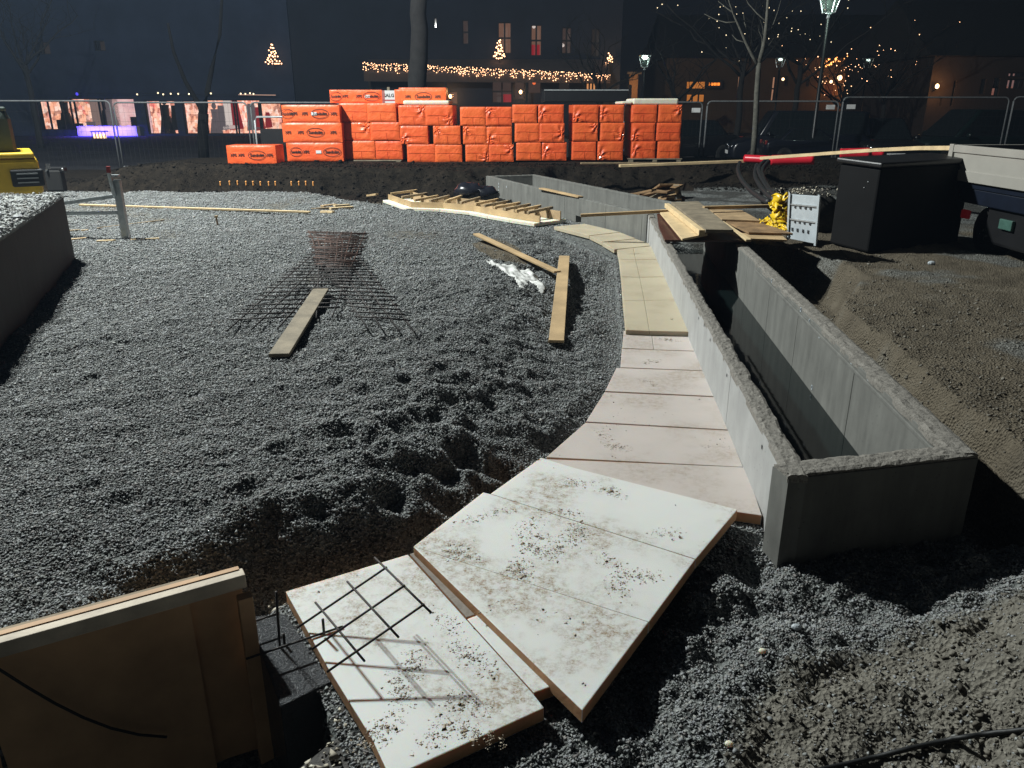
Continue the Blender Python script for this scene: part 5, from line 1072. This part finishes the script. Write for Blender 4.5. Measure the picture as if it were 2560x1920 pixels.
# ------------------------------------------------------------------ buildings across the street
FD = 48.0
def wallm(n, c): return M(n, c, .9, .25, .5, .3, 6)
def lit(name, cols, st, sx=2.2, sz=1.6, seed=0.0):        # things on shelves seen through a lit window
    m, t, b = nt(name); co = nd(t, "ShaderNodeNewGeometry").outputs["Position"]; mp = nd(t, "ShaderNodeMapping"); mp.inputs["Scale"].default_value = (sx, .01, sz); mp.inputs["Location"].default_value = (seed, 0, seed * .7); t.links.new(co, mp.inputs[0])
    v = nd(t, "ShaderNodeTexVoronoi"); v.distance = 'CHEBYCHEV'; v.inputs["Scale"].default_value = 1; v.inputs["Randomness"].default_value = .9; t.links.new(mp.outputs[0], v.inputs["Vector"])
    sp = nd(t, "ShaderNodeSeparateColor"); t.links.new(v.outputs["Color"], sp.inputs[0]); c = ramp(t, sp.outputs[0], cols)
    c = mix(t, .45, c, ramp(t, noise(t, mp.outputs[0], .8, 4, .65), [(.32, (.10, .03, .02)), (.5, (.95, .42, .28)), (.7, (1, .68, .55))]))
    t.links.new(c, b.inputs["Emission Color"]); b.inputs["Emission Strength"].default_value = st; b.inputs["Base Color"].default_value = (.05, .04, .04, 1); return m
pink = [(0, (.06, .02, .015)), (.28, (.35, .09, .05)), (.45, (1, .42, .22)), (.75, (1, .70, .56)), (.9, (1, .82, .72)), (1, (.7, .05, .05))]
Ls1 = lit("warm_shop_interior", pink, 1.45, 5.5, 4.2); Ls2 = lit("red_shop_interior", [(0, (.12, .02, .02)), (.25, (.55, .10, .06)), (.45, (1, .45, .28)), (.7, (1, .72, .60)), (.88, (1, .82, .74)), (1, (.8, .04, .05))], 1.6, 6.5, 3.6, 3)
Ls3 = EM("brown_shop_backdrop", (.42, .28, .24), .6); Ls4 = lit("lilac_shop_interior", [(0, (.75, .5, .62)), (.5, (.85, .62, .72)), (1, (.95, .72, .80))], 1.1, 1.6, 1.4, 5)
Lw = [EM("warm_window_%s" % k, c, s) for k, c, s in (("bright", (1, .50, .30), .42), ("mid", (1, .50, .32), .17), ("dim", (.8, .5, .40), .07), ("faint", (.7, .5, .38), .035))]
M_frame = M("dark_window_frame", (.02, .018, .018), .7, .2, 4, 0); M_glz, tg, bgz = nt("window_glass"); bgz.inputs["Base Color"].default_value = (.05, .05, .055, 1); bgz.inputs["Alpha"].default_value = .10; bgz.inputs["Roughness"].default_value = .05
def building(name, label, x0, x1, H, Y, mat, wins, depth=9.0, roof=None, cat="building"):
    th = thing(name, ((x0 + x1) / 2, Y, 0), label, cat)
    xs = [x0, x1]; holes = []
    for z_, a, b, c, d, *_ in wins:
        p, q = at(*z_(a, d), Y), at(*z_(c, b), Y); holes.append((max(p.x, x0 + .05) - x0, min(q.x, x1 - .05) - x0, max(.05, p.z), min(q.z, H - .1)))
    part(th, "front_wall", cells(MB(), Vector((x0, Y, 0)), Vector((1, 0, 0)), Vector((0, 1, 0)), .4, [0, x1 - x0], [0, H], holes), mat)
    part(th, "side_wall", MB().box((x0 + .2, Y + .4 + depth / 2, H / 2), (.4, depth, H)), mat); part(th, "side_wall", MB().box((x1 - .2, Y + .4 + depth / 2, H / 2), (.4, depth, H)), mat)
    part(th, "roof", MB().add([(x0 - .3, Y - .3, H), (x1 + .3, Y - .3, H), (x1 + .3, Y + depth + .6, H), (x0 - .3, Y + depth + .6, H), (x0, Y + depth / 2, H + 3), (x1, Y + depth / 2, H + 3)], [(0, 1, 5, 4), (2, 3, 4, 5), (0, 4, 3), (1, 2, 5), (3, 2, 1, 0)]), M_barkd)
    for (h0_, h1_, z0_, z1_), (z_, a, b, c, d, mt, nx, nz, *it) in zip(holes, wins):
        cx, cz, w_, h_ = x0 + (h0_ + h1_) / 2, (z0_ + z1_) / 2, h1_ - h0_, z1_ - z0_; mb = MB(); fw = .09
        for k in range(nx + 1): mb.box((cx - w_ / 2 + w_ * k / nx, Y + .14, cz), (fw, .08, h_))
        for k in range(nz + 1): mb.box((cx, Y + .141, cz - h_ / 2 + h_ * k / nz), (w_, .07, fw))
        wn = part(th, "window", mb, M_frame)
        part(wn, "lit_room", MB().box((cx, Y + 1.3 + .004 * len(wn.name), cz), (w_ + .55, .05, h_ + .8)), mt, local=False)
        part(wn, "pane", MB().box((cx, Y + .15, cz), (w_, .012, h_)), M_glz)
        for kind, u, s, mm in (it[0] if it else ()):
            xx = cx + w_ * u; zz = z0_
            if kind == "figure": part(wn, "mannequin", MB().ball((xx, Y + .9, zz + s * .92), s * .085, 10, 7, (1, 1, 1.2)).tube([(xx, Y + .9, zz + s * .82), (xx, Y + .9, zz + s * .74), (xx, Y + .9, zz + s * .45)], s * .13, 10, s * .10).tube([(xx, Y + .9, zz + s * .5), (xx, Y + .9, zz)], s * .13, 10, s * .22), mm, smooth=True)
            elif kind == "box": part(wn, "display_box", MB().box((xx, Y + .8, zz + s * .35), (s * .8, .3, s * .7)), mm)
            elif kind == "garment": part(wn, "garment", MB().add([(xx - .12 * s, Y + .8, zz + 1.0 * s), (xx + .12 * s, Y + .8, zz + 1.0 * s), (xx + .24 * s, Y + .8, zz + .15 * s), (xx - .22 * s, Y + .8, zz + .1 * s)], [(0, 1, 2, 3)]).box((xx, Y + .82, zz + .6 * s), (.2 * s, .12, .7 * s)), mm)
            elif kind == "picture": part(wn, "picture", MB().box((xx, Y + 1.35, zz + h_ * .68), (s, .06, s * .6)), mm)
            elif kind == "lamp": part(wn, "lamp", MB().ball((xx, Y + .8, zz + s), .10, 8, 6), mm)
    return th
dk = M("dark_display", (.03, .025, .025), .8); dr = EM("red_display", (.55, .02, .03), .5); dw = EM("white_display", (1, .85, .78), .75); dgr = EM("grey_display", (.4, .32, .34), .3)
xa_ = at(-420, 300, FD).x; xb_ = at(742, 300, FD).x; xc_ = at(1545, 300, FD).x
W_A = wallm("blue_black_timber_wall", (.036, .050, .088)); W_B = wallm("dark_slate_wall", (.020, .026, .040)); W_C = wallm("ochre_rendered_wall", (.07, .04, .019)); W_D = wallm("brown_brick_wall", (.032, .020, .015))  # shop wall's blue carries the flood lamp's haze in its colour
A_ = building("shop_building", "dark shop building at the left with a row of lit pink shop windows", xa_, xb_, 11, FD, W_A, [
    (Z1, 330, 868, 628, 1122, Ls1, 3, 1, (("figure", .05, 1.9, dk), ("box", -.02, .8, dk), ("picture", 0.02, .8, dk), ("box", .36, .5, dk))),
    (Z1, 634, 850, 872, 1108, Ls3, 1, 1, (("box", -.15, .5, dgr), ("figure", .38, 2.0, dk))),
    (Z1, 880, 850, 1150, 1108, Ls4, 1, 1, (("figure", -.42, 2.1, dgr), ("box", .36, .9, dk), ("picture", .1, 1.0, dgr))),
    (Z1, 1284, 868, 1502, 1158, Ls2, 2, 1, (("figure", -.05, 2.0, dk), ("picture", -.1, .7, dk), ("garment", .3, 1.6, dk))),
    (Z1, 1606, 870, 1704, 1158, Ls1, 1, 1, (("figure", .3, 1.4, dk),)),
    (Z1, 1790, 862, 2030, 1158, Ls2, 1, 1, (("garment", .10, 2.0, dw), ("garment", .30, 1.9, dr), ("figure", -.36, 1.7, dgr), ("garment", -.12, 1.6, dgr), ("lamp", -.3, 2.3, dw))),
    (Z1, 2042, 862, 2240, 1158, Ls2, 1, 1, (("garment", .25, 1.5, dr), ("garment", 0, 1.7, dgr), ("lamp", -.2, 2.3, dw), ("picture", -.25, .8, dk))),
    (Z2, 40, 890, 212, 1125, Ls1, 1, 1, (("picture", .25, .6, dk), ("garment", -.3, 1.0, dr))),
    (Z1, 300, 360, 420, 470, Lw[3], 2, 1), (Z1, 820, 350, 900, 440, Lw[3], 1, 1)])
def line_lights(par, nm, pts, r, mat):
    mb = MB()
    for p in pts: mb.ball(p, r * random.uniform(.5, 1.3), 5, 4)
    return part(par, nm, mb, mat, kind="stuff" if len(pts) > 100 else None)
sl = thing("eave_light_string", at(*Z1(1350, 810), FD - .5), "thin string of tiny white lights under the eave above the shop windows", "light string")
part(sl, "cable", MB().tube([at(*Z1(660, 806), FD - .5), at(*Z1(1150, 806), FD - .5), at(*Z1(1800, 818), FD - .5), at(*Z2(200, 825), FD - .5)], .012, 5), M_frame)
for zx in [665, 1185, 1365, 1410, 1475, 1540, 1632, 1800, 1822, 2080, 2120, 2160, 2190]: part(sl, "bulb", MB().ball(at(*Z1(zx, 808 + random.uniform(-6, 8)), FD - .5), .05 if zx > 1000 else .09, 6, 4), M_bulbw if zx > 1000 else EM("blue_bulb", (.1, .08, 1), 1))
part(sl, "light_strip", MB().tube([at(*Z1(2060, 818), FD - .52), at(*Z1(2210, 820), FD - .52), at(*Z2(170, 822), FD - .52)], .022, 5), EM("thin_strip", (1, .6, .45), .5))
pl_ = bpy.data.lights.new("violet_strip_light", 'AREA'); pl_.shape = 'RECTANGLE'; pl_.size = 3.2; pl_.size_y = .1; pl_.energy = 420; pl_.color = (.10, .06, 1.0)
po = bpy.data.objects.new("violet_strip_light", pl_); p = at(*Z1(915, 1090), FD - .5); po.location = (p.x, FD - .9, p.z + .1); po.rotation_euler = (0, R(0), 0); COL.objects.link(po)
solo("window_plinth", MB().box((p.x, FD - .25, p.z / 2 - .1), (3.5, .4, .75)), M("white_plinth", (.6, .6, .62), .7, .1, 3, .1), "pale plinth lit violet under the second shop window", "plinth")
# fire-basket lantern on the pavement
c = at(*Z1(868, 1205), 44); ln = thing("lantern", (c.x, 44, c.z - .5), "glowing cage lantern standing on the violet-lit pavement", "lantern")
for k in range(4): part(ln, "flame", MB().tube([(c.x - .27 + .18 * k, 44, c.z - .32), (c.x - .27 + .18 * k, 44, c.z + .30)], .075, 8), EM("lantern_glow", (1, .62, .30), 2.4), smooth=True)
for k in range(5): part(ln, "bar", MB().tube([(c.x - .36 + .18 * k, 43.9, c.z - .45), (c.x - .36 + .18 * k, 43.9, c.z + .4)], .02, 6), M_frame)
part(ln, "stand", MB().box((c.x, 44, c.z - .48), (.85, .4, .08)), M_frame); part(ln, "top", MB().box((c.x, 44, c.z + .42), (.8, .4, .05)), M_frame)
# middle building with awning and icicle lights
B_ = building("tall_house", "dark tall house in the middle with dim upstairs windows above an awning", xb_ + .05, xc_, 13, FD, W_B, [
    (Z2, 1538, 150, 1562, 240, Lw[2], 1, 1), (Z2, 1786, 172, 1834, 382, Lw[2], 1, 2), (Z2, 2092, 192, 2205, 462, Lw[1], 2, 2), (Z3, 162, 214, 258, 482, Lw[1], 2, 2, (("box", -.2, .9, dr), ("lamp", -.2, 1.6, dw))),
    (Z3, 428, 236, 516, 464, Lw[2], 2, 2, (("lamp", -.3, .5, dw),)), (Z3, 680, 250, 765, 490, Lw[3], 2, 2),
    (Z2, 1670, 790, 1740, 900, Lw[1], 1, 1), (Z2, 2040, 690, 2212, 890, Lw[2], 2, 2, (("box", .3, .7, dr),)), (Z3, 20, 690, 110, 860, Lw[2], 1, 1), (Z3, 135, 690, 252, 808, Lw[2], 1, 1, (("lamp", 0, .6, EM("orange_glow", (1, .18, .05), 1.2)),)), (Z3, 400, 690, 505, 808, Lw[3], 1, 1), (Z3, 640, 715, 728, 780, EM("orange_lit_arch", (1, .42, .15), .8), 3, 1)])
AY_ = FD - 1.6
aw = thing("awning", at(1090, 180, AY_), "long grey awning over the ground floor of the middle house", "awning")
w0, w1 = at(*Z2(930, 620), AY_), at(*Z3(850, 660), AY_); hw = at(*Z2(930, 512), FD)
part(aw, "canopy", MB().add([(w0.x, AY_, w0.z), (w1.x, AY_, w0.z - .2), (w1.x, FD, hw.z), (w0.x, FD, hw.z), (w0.x, AY_, w0.z - .06), (w1.x, AY_, w0.z - .26), (w1.x, FD, hw.z - .06), (w0.x, FD, hw.z - .06)], [(0, 1, 2, 3), (7, 6, 5, 4), (0, 4, 5, 1), (1, 5, 6, 2), (2, 6, 7, 3), (3, 7, 4, 0)]), M("grey_awning_cloth", (.09, .08, .08), .9, .2, 1, .1))
part(aw, "valance", MB().add([(w0.x, AY_ - .02, w0.z - .06), (w1.x, AY_ - .02, w0.z - .26), (w1.x, AY_ - .02, w0.z - .60), (w0.x, AY_ - .02, w0.z - .50)], [(0, 1, 2, 3)]), M("brown_valance", (.10, .07, .055), .9, .2, 1, .1))
for u in (.02, .33, .66, .98):
    x = w0.x + (w1.x - w0.x) * u; part(aw, "post", MB().box((x, AY_ + .1, w0.z / 2 - .1), (.12, .12, w0.z)), M_frame)
ic = thing("icicle_lights", at(1090, 170, AY_ - .12), "long band of warm icicle lights hanging along the awning edge", "light string")
ipts = []
n = 190
for i in range(n):
    u = (i + random.random()) / n; x = w0.x + (w1.x - w0.x) * u; zt_ = w0.z + .50 - .62 * u
    for k in range(random.choice((1, 2, 3, 3, 4))): ipts.append((x + random.uniform(-.03, .03), AY_ - .12, zt_ - .12 * k - random.uniform(0, .14)))
part(ic, "cable", MB().tube([(w0.x - .3, AY_ - .12, w0.z + .75), (w0.x, AY_ - .12, w0.z + .52), (w1.x, AY_ - .12, w0.z - .10)], .012, 5), M_frame)
bm_ = MB().ball((0, 0, 0), .026, 6, 4).mesh("bulb", M_bulb, (0, 0, 0)); random.shuffle(ipts); org = worg(ic)
for p in ipts[:100]:
    o = bpy.data.objects.new("bulb", bm_); o.parent = ic; o.location = Vector(p) - org; COL.objects.link(o)
line_lights(ic, "bulbs", ipts[100:], .024, M_bulb)
def light_tree(zf, x0, y0, x1, y1, Y, label, rows=7, cnt=1.0):
    a, b = at(*zf(x0, y1), Y), at(*zf(x1, y0), Y); h = b.z - a.z; wd = b.x - a.x; cx = (a.x + b.x) / 2 - wd * .05
    th = thing("light_tree", (cx, Y, a.z), label, "light tree", "cone-shaped light trees on the facade")
    part(th, "pole", MB().tube([(cx, Y + .05, a.z - .3), (cx, Y + .05, b.z)], .025, 6), M_frame); pts = []
    for k in range(rows):
        v = (k + .1) / rows; hw_ = wd * .5 * (1 - v) + .03; m_ = max(2, int((8 - k) * cnt))
        for j in range(m_): pts.append((cx + hw_ * (2 * (j + .5) / m_ - 1) + random.uniform(-.03, .03), Y + random.uniform(-.2, 0), a.z + h * v + random.uniform(-.05, .09)))
    for p in pts: part(th, "bulb", MB().ball(p, .040, 5, 4), M_bulb)
light_tree(Z2, 92, 370, 215, 552, FD - .5, "cone-shaped light tree on the dark shop building, leftmost", 7)
light_tree(Z2, 2058, 335, 2155, 500, FD - .5, "cone-shaped light tree by the lit upstairs window", 7)
light_tree(Z3, 808, 455, 880, 545, FD - .6, "small crooked light tree at the right end of the awning", 4, .6)
for zf, x, y, s, lb in [(Z2, 1678, 832, 40, "warm wall lamp beside the shop door behind the fourth stack"), (Z3, 75, 795, 22, "warm lamp glowing low at the house wall above the fifth stack"), (Z4, 1462, 745, 45, "warm wall lamp with a glowing halo on the brown building")]:
    Yw = FD - .35 if zf is not Z4 else 39.6; c = at(*zf(x, y), Yw); th = thing("wall_lamp", c, lb, "wall lamp", "warm wall lamps")
    part(th, "globe", MB().ball(c, .085, 10, 7, (1, 1, 1.3)), EM("warm_globe", (1, .62, .28), 7), smooth=True); part(th, "arm", MB().tube([c + Vector((0, 0, -.1)), c + Vector((0, .3, -.2))], .03, 6), M_frame)
    l = bpy.data.lights.new("wall_lamp_bulb", 'POINT'); l.energy = s; l.color = (1, .5, .18); l.shadow_soft_size = .12; o = bpy.data.objects.new("wall_lamp_bulb", l); o.parent = th; o.location = (0, -.28, 0); COL.objects.link(o)
# ochre building further right ; glowing openings stand in for its lamp-lit wall pieces
YC = 54.0; xd_ = at(2262, 300, YC).x
C_ = building("ochre_house", "low ochre house with glowing orange wall pieces behind the bare trees", at(1545, 300, YC).x + 3.0, xd_, 4.6, YC, W_C, [
    (Z3, 1505, 700, 1680, 770, EM("orange_room", (1, .33, .06), .55), 1, 1), (Z3, 1505, 812, 1670, 884, EM("orange_room_low", (1, .33, .06), .5), 3, 1), (Z3, 1945, 645, 1990, 780, Lw[0], 1, 1), (Z4, 22, 660, 76, 872, Lw[0], 1, 2), (Z4, 138, 660, 178, 745, Lw[0], 2, 1), (Z4, 325, 665, 360, 748, Lw[0], 1, 1),
    (Z4, 480, 720, 640, 830, EM("red_brown_room", (.8, .14, .04), .10), 1, 1), (Z4, 660, 668, 798, 800, EM("brown_orange_room", (.9, .25, .06), .26), 1, 1), (Z4, 806, 742, 955, 838, EM("deep_orange_room", (1, .22, .04), .4), 1, 1)])
pc = thing("porch", at(1585, 240, FD - 1).to_2d().to_3d(), "ochre porch wall glowing beside the far white street lamp", "porch")
a, b = at(*Z3(1005, 880), FD - 1), at(*Z3(1092, 640), FD - 1); part(pc, "wall", MB().box(((a.x + b.x) / 2, FD - .8, b.z / 2), (b.x - a.x, .4, b.z)), W_C); part(pc, "cornice", MB().box(((a.x + b.x) / 2, FD - 1.05, b.z + .05), (b.x - a.x + .3, .3, .12)), M_frame)
l = bpy.data.lights.new("porch_lamp", 'POINT'); l.energy = 120; l.color = (1, .52, .2); l.shadow_soft_size = .1; o = bpy.data.objects.new("porch_lamp", l); o.location = ((a.x + b.x) / 2, FD - 2.0, b.z - .7); COL.objects.link(o)
# lit sign above a door, unreadable in the photograph
a, b = at(*Z3(1700, 742), YC - .5), at(*Z3(1802, 712), YC - .5); s_ = thing("lit_sign", ((a.x + b.x) / 2, YC - .5, a.z), "small glowing orange sign over a dark door", "sign")
part(s_, "board", MB().box(((a.x + b.x) / 2, YC - .42, (a.z + b.z) / 2), (b.x - a.x + .3, .1, b.z - a.z + .3)), M_frame)
for k, (u, w_) in enumerate([(.06, .10), (.30, .16), (.50, .16), (.64, .06), (.84, .2)]): part(s_, "glowing_bar", MB().box((a.x + (b.x - a.x) * u, YC - .49, (a.z + b.z) / 2), ((b.x - a.x) * w_, .04, (b.z - a.z) * .8)), EM("orange_sign_glow", (1, .25, .03), 1.6))
for k, (x, y) in enumerate([(462, 710), (545, 706), (620, 672), (703, 675), (850, 682), (925, 680), (130, 684)]):
    c = at(*Z4(x, y), YC - .8); th = thing("spotlight", c, "small warm spotlight, %s, on the ochre house" % ["first of six from the left", "second of six from the left", "third of six and bright", "fourth of six and bright", "fifth and faintest of six", "last one on the right", "single one left of the lamp post"][k], "spotlight", "small warm spotlights on the ochre house")
    part(th, "lens", MB().ball(c, (.10, .10, .16, .16, .07, .12, .09)[k], 8, 6), EM("spot_glow", (1, .62, .34), 4)); part(th, "arm", MB().tube([c + Vector((0, .1, .05)), c + Vector((0, .8, .25))], .03, 6), M_frame)
    if k in (2, 3, 5):
        l = bpy.data.lights.new("spotlight_bulb", 'POINT'); l.energy = 40; l.color = (1, .42, .14); l.shadow_soft_size = .1; o = bpy.data.objects.new("spotlight_bulb", l); o.parent = th; o.location = (0, -.3, -.15); COL.objects.link(o)
# warm swags of light in front of the ochre house
for k, (pts, lb) in enumerate([([(478, 538), (520, 530), (560, 520), (600, 500), (632, 490)], "left swag of warm lights right of the lamp post"), ([(660, 500), (700, 515), (740, 522), (790, 515), (838, 508)], "middle swag of warm lights right of the lamp post"), ([(1085, 488), (1110, 460), (1145, 440), (1178, 428)], "short slanting swag of warm lights near the brown building")]):
    c = [at(*Z4(x, y), YC - 2.2) for x, y in pts]; th = thing("light_swag", c[len(c) // 2], lb, "light string", "swags of warm lights"); part(th, "cable", MB().tube(c, .015, 5), M_frame); mb = MB()
    for i in range(26):
        s = random.random() * (len(c) - 1); j = min(int(s), len(c) - 2); mb.ball(c[j].lerp(c[j + 1], s - j) + Vector((0, 0, random.uniform(-.28, .15))), random.uniform(.025, .06), 5, 4)
    part(th, "bulbs", mb, EM("amber_bulb", (1, .36, .10), 4))
# brown building at the right edge
YD = 40.0
D_ = building("brick_house", "brown brick house at the right edge with pale and reddish windows", at(2310, 300, YD).x, at(2960, 300, YD).x, at(2400, 140, YD).z, YD, W_D, [
    (Z4, 1822, 682, 1890, 812, Lw[2], 2, 2), (Z4, 1942, 672, 2012, 752, Lw[2], 2, 1), (Z4, 1926, 754, 2002, 830, EM("cold_window", (.45, .75, .9), .75), 1, 1), (Z4, 2076, 626, 2240, 664, EM("pink_pane", (.9, .55, .55), .22), 4, 1), (Z4, 2058, 684, 2240, 770, lit("red_white_window", [(0, (.9, .5, .45)), (.5, (.8, .25, .2)), (1, (.95, .6, .55))], .26, 1.6, .6, 2), 4, 1),
    (Z4, 1570, 700, 1632, 915, Lw[3], 2, 2), (Z4, 1480, 840, 1512, 915, Lw[3], 1, 1)], 10)
# ------------------------------------------------------------------ damp air that the flood lamp lights up
hz_ = MB().box((0, 32, 8.2), (180, 90, 20)).mesh("haze", None, (0, 0, 0)); hm = bpy.data.materials.new("haze"); hm.use_nodes = True; ht = hm.node_tree
ht.nodes.remove(ht.nodes["Principled BSDF"]); pv = ht.nodes.new("ShaderNodeVolumePrincipled"); pv.inputs["Color"].default_value = (.50, .70, 1.0, 1); pv.inputs["Density"].default_value = .0012; pv.inputs["Anisotropy"].default_value = 0.2
ht.links.new(pv.outputs[0], ht.nodes["Material Output"].inputs["Volume"]); hz_.materials.append(hm); struct("haze", hz_, 'stuff')
